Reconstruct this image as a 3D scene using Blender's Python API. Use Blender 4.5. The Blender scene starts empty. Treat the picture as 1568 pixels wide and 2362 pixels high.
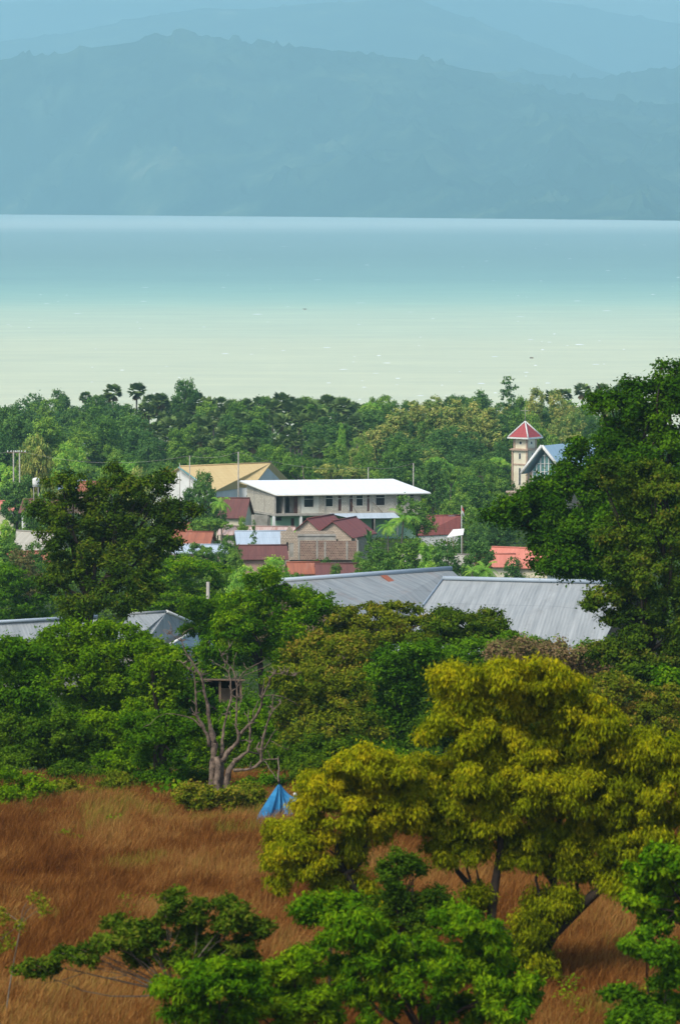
import bpy, math, random
import numpy as np
from mathutils import Vector

# ------------------------------------------------------------------ camera, sky, sun, exposure
SC = bpy.context.scene
C = SC.collection
R = math.radians
CAMZ = 70.0
FPX, CX, CY, HY = 9615.6, 784.0, 1180.7, 453.4      # the camera's focal length and centre in picture units
PITCH = math.atan((CY - HY) / FPX)
cam = bpy.data.cameras.new('camera')
cam.sensor_fit = 'VERTICAL'; cam.sensor_height = 36.0
cam.lens = 36.0 * FPX / (2 * CY)
cam.clip_start = 1.0; cam.clip_end = 90000.0
cam.dof.use_dof = True; cam.dof.focus_distance = 560.0; cam.dof.aperture_fstop = 2.3
co = bpy.data.objects.new('camera', cam); C.objects.link(co)
co.location = (0, 0, CAMZ); co.rotation_euler = (math.pi / 2 - PITCH, 0, 0)
SC.camera = co

SUN_EL, SUN_AZ = 50.0, 220.0       # azimuth clockwise from +Y (the view direction): behind and to the left
W = bpy.data.worlds.new("World"); SC.world = W; W.use_nodes = True
nt = W.node_tree; nt.nodes.clear()
sky = nt.nodes.new('ShaderNodeTexSky'); sky.sky_type = 'NISHITA'; sky.sun_disc = False
sky.sun_elevation = R(SUN_EL); sky.sun_rotation = R(SUN_AZ)
sky.altitude = 60; sky.air_density = 1.0; sky.dust_density = 2.5; sky.ozone_density = 1.0
bg = nt.nodes.new('ShaderNodeBackground'); bg.inputs[1].default_value = 0.14
wo = nt.nodes.new('ShaderNodeOutputWorld')
nt.links.new(sky.outputs[0], bg.inputs[0]); nt.links.new(bg.outputs[0], wo.inputs[0])
sl = bpy.data.lights.new('sun', 'SUN'); sl.energy = 2.95; sl.angle = R(20); sl.color = (1.0, 0.95, 0.86)
so = bpy.data.objects.new('sun', sl); C.objects.link(so)
az, el = R(SUN_AZ), R(SUN_EL)
sd = Vector((math.sin(az) * math.cos(el), math.cos(az) * math.cos(el), math.sin(el)))
so.rotation_euler = sd.to_track_quat('Z', 'Y').to_euler(); so.location = (0, 0, 300)
SC.view_settings.view_transform = 'Standard'; SC.view_settings.look = 'None'
SC.view_settings.exposure = 0.4; SC.view_settings.gamma = 1.0
cy = SC.cycles
cy.max_bounces = 6; cy.diffuse_bounces = 3; cy.glossy_bounces = 2; cy.transmission_bounces = 3
cy.volume_bounces = 1; cy.transparent_max_bounces = 4
cy.use_denoising = True

# ------------------------------------------------------------------ picture <-> world helpers
cp, sp = math.cos(PITCH), math.sin(PITCH)
def ray(x, y):
    u = (x - CX) / FPX; v = (CY - y) / FPX
    d = (u, cp + v * sp, -sp + v * cp)
    return d[0] / d[1], d[2] / d[1]
def at(x, y, D):
    a, b = ray(x, y); return np.array((a * D, D, CAMZ + b * D))
def atz(x, y, z):
    a, b = ray(x, y); D = (z - CAMZ) / b; return np.array((a * D, D, z))
def ppm(D): return FPX / D
PD = [-400, 0, 60, 100, 120, 200, 260, 320, 380, 450, 560, 680, 800, 1000, 1130, 1190, 1300, 90000]
PZ = [78, 66.5, 53, 47.3, 46, 41.5, 36, 31, 27, 24, 18.5, 13.9, 11, 6, 1.8, -1.2, -3, -3]
_T = np.random.RandomState(7).rand(256, 256)
def vn(x, y):
    x = np.asarray(x, float); y = np.asarray(y, float)
    xi = np.floor(x).astype(int); yi = np.floor(y).astype(int); fx = x - xi; fy = y - yi
    fx = fx * fx * (3 - 2 * fx); fy = fy * fy * (3 - 2 * fy)
    a = _T[xi & 255, yi & 255]; b = _T[(xi + 1) & 255, yi & 255]; c = _T[xi & 255, (yi + 1) & 255]; d = _T[(xi + 1) & 255, (yi + 1) & 255]
    return (a * (1 - fx) + b * fx) * (1 - fy) + (c * (1 - fx) + d * fx) * fy
def fbm(x, y, o=4):
    s = 0; a = .5; f = 1
    for i in range(o): s = s + a * vn(x * f + 13.7 * i, y * f + 5.1 * i); a *= .5; f *= 2.03
    return s
def gz(x, y):
    z = np.interp(y, PD, PZ)
    amp = np.clip((np.asarray(y, float) - 205) / 80, .12, 1) * np.clip((1150 - np.asarray(y, float)) / 300, 0, 1)
    return z + (fbm(np.asarray(x) / 30 + 40, np.asarray(y) / 30, 3) - .44) * 1.6 * amp

# ------------------------------------------------------------------ materials
def newmat(name):
    m = bpy.data.materials.new(name); m.use_nodes = True
    n = m.node_tree; n.nodes.clear()
    o = n.nodes.new('ShaderNodeOutputMaterial'); p = n.nodes.new('ShaderNodeBsdfPrincipled')
    n.links.new(p.outputs[0], o.inputs[0])
    return m, n, p, o
def ramp(n, cols, pos=None):
    r = n.nodes.new('ShaderNodeValToRGB'); e = r.color_ramp.elements
    pos = pos or [i / (len(cols) - 1) for i in range(len(cols))]
    while len(e) < len(cols): e.new(.5)
    for i, c in enumerate(cols): e[i].position = pos[i]; e[i].color = (*c, 1)
    return r
def noise_node(n, scale, detail=4, vec=None, rough=.6):
    t = n.nodes.new('ShaderNodeTexNoise'); t.inputs['Scale'].default_value = scale
    t.inputs['Detail'].default_value = detail; t.inputs['Roughness'].default_value = rough
    if vec is not None: n.links.new(vec, t.inputs['Vector'])
    return t
def leafmat(name, cols, trans=.3, pos=None, rnd=.25):
    m, n, p, o = newmat(name)
    a = n.nodes.new('ShaderNodeAttribute'); a.attribute_name = 'tint'
    oi = n.nodes.new('ShaderNodeObjectInfo')
    ma = n.nodes.new('ShaderNodeMath'); ma.operation = 'MULTIPLY_ADD'; ma.inputs[1].default_value = rnd; ma.inputs[2].default_value = -rnd / 2
    n.links.new(oi.outputs['Random'], ma.inputs[0])
    ad = n.nodes.new('ShaderNodeMath'); ad.operation = 'ADD'
    n.links.new(a.outputs['Fac'], ad.inputs[0]); n.links.new(ma.outputs[0], ad.inputs[1])
    kk = 1.0 if name in ('grass', 'dead_frond', 'pale_leaf') else 3.8 if ('town' in name or 'palm' in name) else 1.85  # town and palm leaf colours lightened to stand in for haze over them
    cols = [tuple(min(v * kk, .6) for v in c) for c in cols]
    r = ramp(n, cols, pos); n.links.new(ad.outputs[0], r.inputs[0])
    n.links.new(r.outputs[0], p.inputs['Base Color'])
    p.inputs['Roughness'].default_value = .7; p.inputs['Specular IOR Level'].default_value = .0
    t = n.nodes.new('ShaderNodeBsdfTranslucent'); n.links.new(r.outputs[0], t.inputs[0])
    mx = n.nodes.new('ShaderNodeMixShader'); mx.inputs[0].default_value = trans
    n.links.new(p.outputs[0], mx.inputs[1]); n.links.new(t.outputs[0], mx.inputs[2]); n.links.new(mx.outputs[0], o.inputs[0])
    return m
def plain(name, c1, c2=None, scale=1.5, rough=.85, bump=0, metal=0, spec=.3, detail=5):
    m, n, p, o = newmat(name)
    tc = n.nodes.new('ShaderNodeTexCoord')
    t = noise_node(n, scale, detail, tc.outputs['Object'])
    r = ramp(n, [c1, c2 or tuple(v * .75 for v in c1)], [.35, .68]); n.links.new(t.outputs[0], r.inputs[0])
    n.links.new(r.outputs[0], p.inputs['Base Color'])
    p.inputs['Roughness'].default_value = rough; p.inputs['Metallic'].default_value = metal; p.inputs['Specular IOR Level'].default_value = spec
    if bump:
        b = n.nodes.new('ShaderNodeBump'); b.inputs['Strength'].default_value = bump; b.inputs['Distance'].default_value = .05
        n.links.new(t.outputs[0], b.inputs['Height']); n.links.new(b.outputs[0], p.inputs['Normal'])
    return m
def metalroof(name, c1, c2, stain, samount=.45, rib=.25, rough=.5, seam=2.4, horiz=False):
    """sheet roof: u runs along the ridge, v down the slope (metres); ribs, sheet laps, streaks of stain running down"""
    m, n, p, o = newmat(name)
    uv = n.nodes.new('ShaderNodeUVMap'); sx = n.nodes.new('ShaderNodeSeparateXYZ'); n.links.new(uv.outputs[0], sx.inputs[0])
    mp = n.nodes.new('ShaderNodeMapping'); mp.inputs['Scale'].default_value = (1.6, .12, 1); n.links.new(uv.outputs[0], mp.inputs[0])
    t = noise_node(n, 1.3, 6, mp.outputs[0], .65)
    r = ramp(n, [c1, c2], [.35, .7]); n.links.new(t.outputs[0], r.inputs[0])
    t2 = noise_node(n, .35, 5, mp.outputs[0], .7); t3 = noise_node(n, .5, 5, uv.outputs[0], .7)
    mu = n.nodes.new('ShaderNodeMath'); mu.operation = 'MULTIPLY'; n.links.new(t2.outputs[0], mu.inputs[0]); n.links.new(t3.outputs[0], mu.inputs[1])
    r2 = ramp(n, [(0, 0, 0), (1, 1, 1)], [.27, .27 + .25]); n.links.new(mu.outputs[0], r2.inputs[0])
    k = n.nodes.new('ShaderNodeMath'); k.operation = 'MULTIPLY'; k.inputs[1].default_value = samount; n.links.new(r2.outputs[0], k.inputs[0])
    mx = n.nodes.new('ShaderNodeMixRGB'); mx.inputs[2].default_value = (*stain, 1)
    n.links.new(k.outputs[0], mx.inputs[0]); n.links.new(r.outputs[0], mx.inputs[1])
    # ribs
    s = n.nodes.new('ShaderNodeMath'); s.operation = 'MULTIPLY'; s.inputs[1].default_value = 2 * math.pi / rib
    n.links.new(sx.outputs[1 if horiz else 0], s.inputs[0])
    sn = n.nodes.new('ShaderNodeMath'); sn.operation = 'SINE'; n.links.new(s.outputs[0], sn.inputs[0])
    # a thin dark lap line between sheets
    mo = n.nodes.new('ShaderNodeMath'); mo.operation = 'PINGPONG'; mo.inputs[1].default_value = seam / 2; n.links.new(sx.outputs[1], mo.inputs[0])
    lt = n.nodes.new('ShaderNodeMath'); lt.operation = 'LESS_THAN'; lt.inputs[1].default_value = .035; n.links.new(mo.outputs[0], lt.inputs[0])
    l2 = n.nodes.new('ShaderNodeMath'); l2.operation = 'MULTIPLY'; l2.inputs[1].default_value = .3; n.links.new(lt.outputs[0], l2.inputs[0])
    mx2 = n.nodes.new('ShaderNodeMixRGB'); mx2.inputs[2].default_value = (*[v * .4 for v in c2], 1)
    n.links.new(l2.outputs[0], mx2.inputs[0]); n.links.new(mx.outputs[0], mx2.inputs[1])
    n.links.new(mx2.outputs[0], p.inputs['Base Color'])
    b = n.nodes.new('ShaderNodeBump'); b.inputs['Strength'].default_value = .35; b.inputs['Distance'].default_value = .02
    n.links.new(sn.outputs[0], b.inputs['Height']); n.links.new(b.outputs[0], p.inputs['Normal'])
    p.inputs['Roughness'].default_value = rough; p.inputs['Specular IOR Level'].default_value = .4
    return m
def brickmat(name, c1, c2, mortar, bw=.4, bh=.2, dirt=(.12, .1, .08), dirtamt=.35, msize=.03):
    m, n, p, o = newmat(name)
    uv = n.nodes.new('ShaderNodeUVMap')
    b = n.nodes.new('ShaderNodeTexBrick'); n.links.new(uv.outputs[0], b.inputs[0])
    b.inputs['Color1'].default_value = (*c1, 1); b.inputs['Color2'].default_value = (*c2, 1); b.inputs['Mortar'].default_value = (*mortar, 1)
    b.inputs['Scale'].default_value = 1; b.inputs['Brick Width'].default_value = bw; b.inputs['Row Height'].default_value = bh; b.inputs['Mortar Size'].default_value = msize
    t = noise_node(n, .7, 6, uv.outputs[0], .7); r = ramp(n, [(0, 0, 0), (1, 1, 1)], [.42, .7]); n.links.new(t.outputs[0], r.inputs[0])
    k = n.nodes.new('ShaderNodeMath'); k.operation = 'MULTIPLY'; k.inputs[1].default_value = dirtamt; n.links.new(r.outputs[0], k.inputs[0])
    mx = n.nodes.new('ShaderNodeMixRGB'); mx.inputs[2].default_value = (*dirt, 1); n.links.new(k.outputs[0], mx.inputs[0]); n.links.new(b.outputs[0], mx.inputs[1])
    n.links.new(mx.outputs[0], p.inputs['Base Color']); p.inputs['Roughness'].default_value = .9
    return m

M = {}
M['dark_leaf'] = leafmat('dark_leaf', [(.010, .026, .002), (.028, .06, .003), (.06, .10, .004)], .3)
M['brown_leaf'] = leafmat('brown_leaf', [(.011, .025, .002), (.027, .056, .003), (.06, .095, .005), (.09, .08, .01)], .3)
M['green_leaf'] = leafmat('green_leaf', [(.012, .038, .002), (.04, .1, .003), (.09, .17, .004)], .35)
M['deep_leaf'] = leafmat('deep_leaf', [(.007, .024, .001), (.021, .062, .002), (.055, .115, .003)], .3)
M['lime_leaf'] = leafmat('lime_leaf', [(.024, .062, .001), (.058, .122, .002), (.125, .19, .003)], .35)
M['bright_leaf'] = leafmat('bright_leaf', [(.012, .04, .001), (.04, .105, .002), (.12, .19, .003)], .35)
M['olive_leaf'] = leafmat('olive_leaf', [(.025, .045, .003), (.06, .085, .004), (.11, .125, .006), (.15, .10, .015)], .3)
M['yellow_leaf'] = leafmat('yellow_leaf', [(.04, .056, .001), (.09, .112, .002), (.16, .17, .003), (.25, .21, .004)], .3)
M['russet_leaf'] = leafmat('russet_leaf', [(.05, .07, .01), (.1, .08, .03), (.15, .09, .05), (.1, .14, .02)], .25)
M['town_leaf'] = leafmat('town_leaf', [(.014, .036, .007), (.036, .072, .011), (.075, .115, .015)], .25, rnd=.5)
M['town_dark_leaf'] = leafmat('town_dark_leaf', [(.011, .03, .008), (.024, .052, .012), (.046, .082, .015)], .25, rnd=.3)
M['town_lime_leaf'] = leafmat('town_lime_leaf', [(.035, .08, .012), (.07, .14, .018), (.12, .2, .02)], .25, rnd=.4)
M['town_brown_leaf'] = leafmat('town_brown_leaf', [(.025, .05, .014), (.05, .075, .016), (.1, .11, .025), (.2, .14, .04)], .25, rnd=.3)
M['pale_leaf'] = leafmat('pale_leaf', [(.08, .1, .03), (.16, .15, .05), (.26, .22, .08)], .25, rnd=.2)
M['palm_leaf'] = leafmat('palm_leaf', [(.02, .036, .011), (.038, .06, .017), (.072, .095, .026)], .2, rnd=.35)
M['dead_frond'] = leafmat('dead_frond', [(.1, .075, .035), (.18, .13, .06), (.3, .22, .09)], .2)
M['scrub'] = leafmat('scrub', [(.012, .034, .002), (.03, .066, .003), (.07, .115, .006)], .25)
M['grass'] = leafmat('grass', [(.09, .030, .008), (.165, .060, .013), (.255, .105, .025), (.38, .20, .06), (.19, .18, .02)], .25, [0, .3, .55, .78, 1])
M['bark'] = plain('bark', (.045, .032, .022), (.02, .014, .01), 3, bump=.6)
M['pale_bark'] = plain('pale_bark', (.2, .17, .12), (.09, .07, .05), 3, bump=.6)
M['dead_wood'] = plain('dead_wood', (.22, .16, .115), (.035, .025, .02), 5, bump=.9, detail=8)
M['palm_bark'] = plain('palm_bark', (.16, .14, .11), (.08, .07, .05), 2)
M['concrete'] = plain('concrete', (.42, .4, .35), (.27, .25, .21), 1.2)
M['pale_plaster'] = plain('pale_plaster', (.62, .62, .54), (.48, .47, .4), .6)
M['white_paint'] = plain('white_paint', (.75, .76, .72), (.6, .6, .56), .5)
M['mint_paint'] = plain('mint_paint', (.33, .52, .36), (.26, .42, .29), .6)
M['pink_paint'] = plain('pink_paint', (.62, .38, .3), (.5, .3, .24), .6)
M['cream_paint'] = plain('cream_paint', (.74, .69, .52), (.62, .56, .4), .5)
M['tan_paint'] = plain('tan_paint', (.46, .34, .25), (.35, .25, .18), .6)
M['dark_glass'] = plain('dark_glass', (.03, .035, .04), (.015, .02, .022), 1, rough=.15, spec=.5)
M['teal_glass'] = plain('teal_glass', (.2, .38, .36), (.1, .22, .22), .8, rough=.2, spec=.5)
M['dark_void'] = plain('dark_void', (.02, .018, .016), (.01, .01, .01), 1)
M['brown_door'] = plain('brown_door', (.12, .06, .05), (.07, .035, .03), 1)
M['timber'] = plain('timber', (.22, .15, .1), (.12, .08, .05), 2)
M['white_roof'] = metalroof('white_roof', (.86, .88, .9), (.8, .82, .84), (.6, .58, .55), .12, .3, .45, 6)
M['grey_roof'] = metalroof('grey_roof', (.34, .36, .36), (.2, .22, .225), (.15, .14, .125), .65, .3, .5, 4.4)
M['rust_grey_roof'] = metalroof('rust_grey_roof', (.3, .32, .32), (.16, .175, .18), (.24, .12, .07), .7, .3, .55, 5)
M['rust_patch'] = metalroof('rust_patch', (.32, .1, .05), (.22, .07, .04), (.2, .12, .1), .5, .3, .7)
M['striped_rust_roof'] = metalroof('striped_rust_roof', (.6, .5, .45), (.28, .1, .06), (.3, .12, .07), .7, .8, .7)
M['red_roof'] = metalroof('red_roof', (.26, .075, .06), (.17, .05, .045), (.36, .16, .13), .4, .35, .6)
M['maroon_roof'] = metalroof('maroon_roof', (.16, .06, .05), (.11, .045, .04), (.25, .12, .1), .4, .35, .7)
M['rusty_roof'] = metalroof('rusty_roof', (.38, .13, .07), (.22, .08, .05), (.4, .28, .22), .6, .35, .75)
M['coral_roof'] = metalroof('coral_roof', (.6, .21, .15), (.48, .16, .11), (.7, .35, .28), .4, .4, .6)
M['yellow_roof'] = metalroof('yellow_roof', (.66, .5, .24), (.58, .42, .19), (.6, .47, .3), .4, .75, .6, 50, horiz=True)
M['blue_roof'] = metalroof('blue_roof', (.42, .58, .7), (.34, .5, .62), (.4, .55, .7), .3, .4, .5)
M['paleblue_roof'] = metalroof('paleblue_roof', (.45, .53, .6), (.36, .43, .49), (.5, .5, .48), .4, .35, .45)
M['old_roof'] = metalroof('old_roof', (.42, .4, .34), (.3, .28, .22), (.2, .18, .14), .5, .35, .8)
M['tower_roof'] = metalroof('tower_roof', (.36, .06, .06), (.28, .045, .045), (.5, .1, .1), .2, .45, .5, 60, horiz=True)
M['cream_brick'] = brickmat('cream_brick', (.58, .55, .46), (.44, .41, .33), (.3, .27, .22), .42, .22, dirtamt=.2)
M['tan_brick'] = brickmat('tan_brick', (.56, .46, .35), (.44, .35, .26), (.27, .22, .17), .42, .22, dirtamt=.25)
M['brown_brick'] = brickmat('brown_brick', (.3, .18, .13), (.13, .075, .06), (.4, .3, .22), .34, .24, (.12, .055, .045), .55, .035)

# ------------------------------------------------------------------ object helpers
def setp(o, label=None, cat=None, group=None, kind=None):
    if label: o['label'] = label
    if cat: o['category'] = cat
    if group: o['group'] = group
    if kind: o['kind'] = kind
    return o
def thing(name, label, cat, loc, group=None):
    o = bpy.data.objects.new(name, None); C.objects.link(o); o.location = tuple(float(v) for v in loc)
    o.empty_display_size = .5
    return setp(o, label, cat, group)
def npmesh(name, V, F, mat, parent=None, tint=None, smooth=False, origin=None, loc=None):
    me = bpy.data.meshes.new(name); V = np.asarray(V, np.float32); F = np.asarray(F, np.int32)
    if origin is not None: V = V - np.asarray(origin, np.float32)
    k = F.shape[1]
    me.vertices.add(len(V)); me.vertices.foreach_set('co', V.ravel())
    me.loops.add(F.size); me.loops.foreach_set('vertex_index', F.ravel())
    me.polygons.add(len(F)); me.polygons.foreach_set('loop_start', np.arange(0, F.size, k, dtype=np.int32))
    if smooth: me.polygons.foreach_set('use_smooth', np.ones(len(F), bool))
    if tint is not None:
        a = me.attributes.new('tint', 'FLOAT', 'FACE'); a.data.foreach_set('value', np.asarray(tint, np.float32))
    me.update(); me.materials.append(mat)
    o = bpy.data.objects.new(name, me); C.objects.link(o)
    if parent: o.parent = parent
    if loc is not None: o.location = tuple(float(v) for v in loc)
    return o
class MB:
    """collects faces in world coordinates with metre UVs, builds one mesh"""
    def __init__(s): s.v = []; s.f = []; s.uv = []; s.mi = []; s.sm = []
    def face(s, pts, uv=None, mi=0, sm=False):
        i = len(s.v); pts = [np.asarray(p, float) for p in pts]; s.v += pts; s.f.append(list(range(i, i + len(pts))))
        if uv is None:
            a = pts[1] - pts[0]; L = np.linalg.norm(a) or 1; a = a / L
            nrm = np.cross(pts[1] - pts[0], pts[-1] - pts[0]); nl = np.linalg.norm(nrm)
            b = np.cross(nrm / nl, a) if nl > 0 else np.array((0, 0, 1.))
            uv = [((p - pts[0]) @ a, (p - pts[0]) @ b) for p in pts]
        s.uv += [(float(u), float(v)) for u, v in uv]; s.mi.append(mi); s.sm.append(sm)
    def slab(s, pts, th, mi=0, uv=None):
        """a polygon (counter-clockwise from above) with thickness th downwards"""
        pts = [np.asarray(p, float) for p in pts]; lo = [p - (0, 0, th) for p in pts]
        s.face(pts, uv, mi); s.face(lo[::-1], None, mi)
        for i in range(len(pts)):
            j = (i + 1) % len(pts); s.face([lo[i], lo[j], pts[j], pts[i]], None, mi)
    def box(s, fr, a0, a1, b0, b1, c0, c1, mi=0):
        P = [fr(a, b, c) for c in (c0, c1) for b in (b0, b1) for a in (a0, a1)]
        for q in ((0, 1, 5, 4), (1, 3, 7, 5), (3, 2, 6, 7), (2, 0, 4, 6), (4, 5, 7, 6), (2, 3, 1, 0)): s.face([P[i] for i in q], None, mi)
    def tube(s, pts, rad, n=8, mi=0, wob=0, seed=0):
        pts = [np.asarray(p, float) for p in pts]; rr = random.Random(seed); rings = []
        for i, p in enumerate(pts):
            t = pts[min(i + 1, len(pts) - 1)] - pts[max(i - 1, 0)]; t = t / (np.linalg.norm(t) or 1)
            u = np.cross(t, (0.13, 1, 0.07)); u = u / (np.linalg.norm(u) or 1); w = np.cross(t, u); k = len(s.v)
            for j in range(n):
                a = 2 * math.pi * j / n; q = rad[i] * (1 + wob * (rr.random() - .5)); s.v.append(p + (u * math.cos(a) + w * math.sin(a)) * q)
            rings.append(k)
        for i in range(len(rings) - 1):
            for j in range(n):
                j2 = (j + 1) % n; s.f.append([rings[i] + j, rings[i] + j2, rings[i + 1] + j2, rings[i + 1] + j])
                s.uv += [(0, 0)] * 4; s.mi.append(mi); s.sm.append(True)
        for k, rev in ((rings[0], True), (rings[-1], False)):
            f = [k + j for j in range(n)]; s.f.append(f[::-1] if rev else f); s.uv += [(0, 0)] * n; s.mi.append(mi); s.sm.append(False)
    def build(s, name, mats, parent=None, origin=None):
        if not isinstance(mats, (list, tuple)): mats = [mats]
        if parent is not None and origin is None: origin = world_loc(parent)
        og = np.array(origin if origin is not None else (0, 0, 0), float)
        me = bpy.data.meshes.new(name); me.from_pydata([tuple(v - og) for v in s.v], [], s.f)
        ul = me.uv_layers.new(name='UVMap'); ul.data.foreach_set('uv', np.array(s.uv, np.float32).ravel())
        me.polygons.foreach_set('material_index', s.mi); me.polygons.foreach_set('use_smooth', s.sm)
        for m in mats: me.materials.append(m)
        o = bpy.data.objects.new(name, me); C.objects.link(o)
        if parent is not None: o.parent = parent
        elif origin is not None: o.location = tuple(og)
        return o
def world_loc(o):
    v = Vector((0, 0, 0))
    while o: v = v + o.location; o = o.parent
    return np.array(v)
def frame(O, ang, skew=None):
    """local frame: a along the front (ang from +X), b to the back, c up"""
    O = np.asarray(O, float); ux = np.array((math.cos(ang), math.sin(ang), 0)); sk = ang + math.pi / 2 if skew is None else skew
    uy = np.array((math.cos(sk), math.sin(sk), 0)); uz = np.array((0, 0, 1.))
    return lambda a, b, c: O + ux * a + uy * b + uz * c

# ------------------------------------------------------------------ foliage
def unit(v): return v / np.maximum(np.linalg.norm(v, axis=-1, keepdims=True), 1e-9)
def leaves(P, out, rs, size, aspect=2.0, droop=0., tint=None, up=.5, rnd=.9):
    """rhombic leaf faces at P; out = outward direction"""
    n = len(P); nrm = unit(out * .6 + np.array((0, 0, up)) + rs.normal(size=(n, 3)) * rnd * .6)
    t = rs.normal(size=(n, 3)); t = unit(t * (1 - droop) + np.array((0, 0, -1.6)) * droop + out * .4 * droop)
    t = unit(t - nrm * (t * nrm).sum(1, keepdims=True)); b = np.cross(nrm, t)
    L = size * rs.uniform(.6, 1.3, (n, 1)); Wd = L / aspect
    V = np.empty((n, 4, 3)); V[:, 0] = P - t * L * .5; V[:, 1] = P + b * Wd * .5 - t * L * .05; V[:, 2] = P + t * L * .5; V[:, 3] = P - b * Wd * .5 - t * L * .05
    return V.reshape(-1, 3), np.arange(n * 4).reshape(n, 4)
def crown(lobes, seed, n, size, clr, aspect=2., droop=0., flat=.75, shell=(.55, 1.), upbias=.25, gap=.0, ytop=None, spread=.42, grow=1.15, lsz=1.25):
    """lobes: (centre xyz, radii xyz). Leaves sit in clumps, clumps sit on the lobes. returns V,F,tint"""
    rs = np.random.RandomState(seed)
    c = np.array([l[0] for l in lobes], float); r = np.array([l[1] for l in lobes], float) * grow; size = size * lsz
    ar = (r[:, 0] * r[:, 2] + r[:, 1] * r[:, 2] + r[:, 0] * r[:, 1])
    ncl = np.maximum(3, (ar / (clr * clr) * 1.5).astype(int))
    K, KO = [], []
    for i in range(len(lobes)):
        d = unit(rs.normal(size=(ncl[i], 3)) + np.array((0, 0, upbias)))
        q = rs.uniform(shell[0], shell[1], (ncl[i], 1)) ** .6
        p = c[i] + d * r[i] * q
        ok = np.ones(len(p), bool)
        for j in range(len(lobes)):
            if j != i: ok &= (((p - c[j]) / r[j]) ** 2).sum(1) > .35
        ok &= rs.rand(len(p)) > gap
        K.append(p[ok]); KO.append(d[ok])
    K = np.concatenate(K); KO = np.concatenate(KO); m = len(K)
    kt = rs.rand(m); kr = clr * rs.uniform(.55, 1.25, m)
    w = kr ** 2; w /= w.sum()
    idx = rs.choice(m, n, p=w)
    off = rs.normal(size=(n, 3)) * spread; off[:, 2] *= flat
    ln = np.linalg.norm(off, axis=1, keepdims=True); off = off / np.maximum(1, ln / 1.15)
    off[rs.rand(n) < .07] *= 1.5
    P = K[idx] + off * kr[idx][:, None]
    out = unit(off + KO[idx] * .4)
    V, F = leaves(P, out, rs, size, aspect, droop)
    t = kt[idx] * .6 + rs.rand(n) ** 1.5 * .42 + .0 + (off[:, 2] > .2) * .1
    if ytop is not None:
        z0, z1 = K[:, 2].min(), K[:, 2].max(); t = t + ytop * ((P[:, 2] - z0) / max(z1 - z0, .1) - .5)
    return V, F, np.clip(t, 0, 1)
def limbs(base, fork, targets, r0, seed=0, n=7, mid=.35):
    """tapering trunk and limbs; returns an MB"""
    mb = MB(); rr = random.Random(seed); base = np.array(base, float); fork = np.array(fork, float)
    def path(a, b, k, bend):
        o = np.array([rr.uniform(-1, 1) for _ in range(3)]) * bend * np.linalg.norm(b - a)
        return [a + (b - a) * i / k + o * math.sin(math.pi * i / k) for i in range(k + 1)]
    p = path(base, fork, 5, .06); mb.tube(p, [r0 * (1.25 if i == 0 else 1 - .06 * i) for i in range(6)], n + 2, wob=.2, seed=seed)
    for t in targets:
        t = np.array(t, float); q = path(fork, t, 5, .12); ra = r0 * rr.uniform(.4, .6)
        mb.tube(q, [ra * (1 - .16 * i) for i in range(6)], n, wob=.15, seed=rr.randint(0, 99))
        for k in range(2):
            s = q[3]; e = t + np.array([rr.uniform(-1, 1) for _ in range(3)]) * np.linalg.norm(t - fork) * .13 - np.array((0, 0, .3))
            mb.tube(path(s, e, 3, .1), [ra * .4, ra * .28, ra * .18, ra * .08], 5)
    return mb
def pxlobes(L, D, seed=0, depth=1.0, dj=.5, sat=2):
    """lobes given as picture ellipses at distance D become real ellipsoids with their own depth"""
    rr = random.Random(seed); out = []
    for l in L:
        x, y, rx, ry = l[:4]; s = ppm(D); ex = rx / s
        dd = l[4] if len(l) > 4 else rr.uniform(-dj, dj) * ex * 2
        p = at(x, y, D + dd); out.append((p, (ex, max(ex * .9 * depth, .6), ry / s)))
        for _ in range(sat):
            a = rr.uniform(0, 6.28); k = rr.uniform(.3, .5); u = rr.uniform(-.8, .8)
            out.append((p + np.array((math.cos(a) * ex * .95, u * ex, math.sin(a) * ry / s * .95)), (ex * k, ex * k, max(ry / s, ex * .6) * k)))
    return out
def tree(name, label, cat, L, D, base, fork, mat, n, size, clr, seed, r0=.25, group=None, bark='bark', ntgt=7, limbs_mb=None, crownname='crown', **kw):
    """L picture ellipses, base/fork picture points; the base is put on the ground"""
    lb = pxlobes(L, D, seed, kw.pop('depth', 1.0), kw.pop('dj', .5))
    bx = at(base[0], base[1], D); bz = float(gz(bx[0], D)); b = np.array((bx[0], D, bz - .15))
    t = thing(name, label, cat, b, group)
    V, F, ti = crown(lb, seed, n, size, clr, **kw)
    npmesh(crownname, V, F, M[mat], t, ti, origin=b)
    if limbs_mb is None:
        f = at(fork[0], fork[1], D); rr = random.Random(seed); tg = [l[0] for l in lb]; rr.shuffle(tg)
        mb = limbs(b, f, tg[:ntgt], r0, seed)
    else: mb = limbs_mb(b)
    mb.build('trunk', M[bark], t)
    return t

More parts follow.
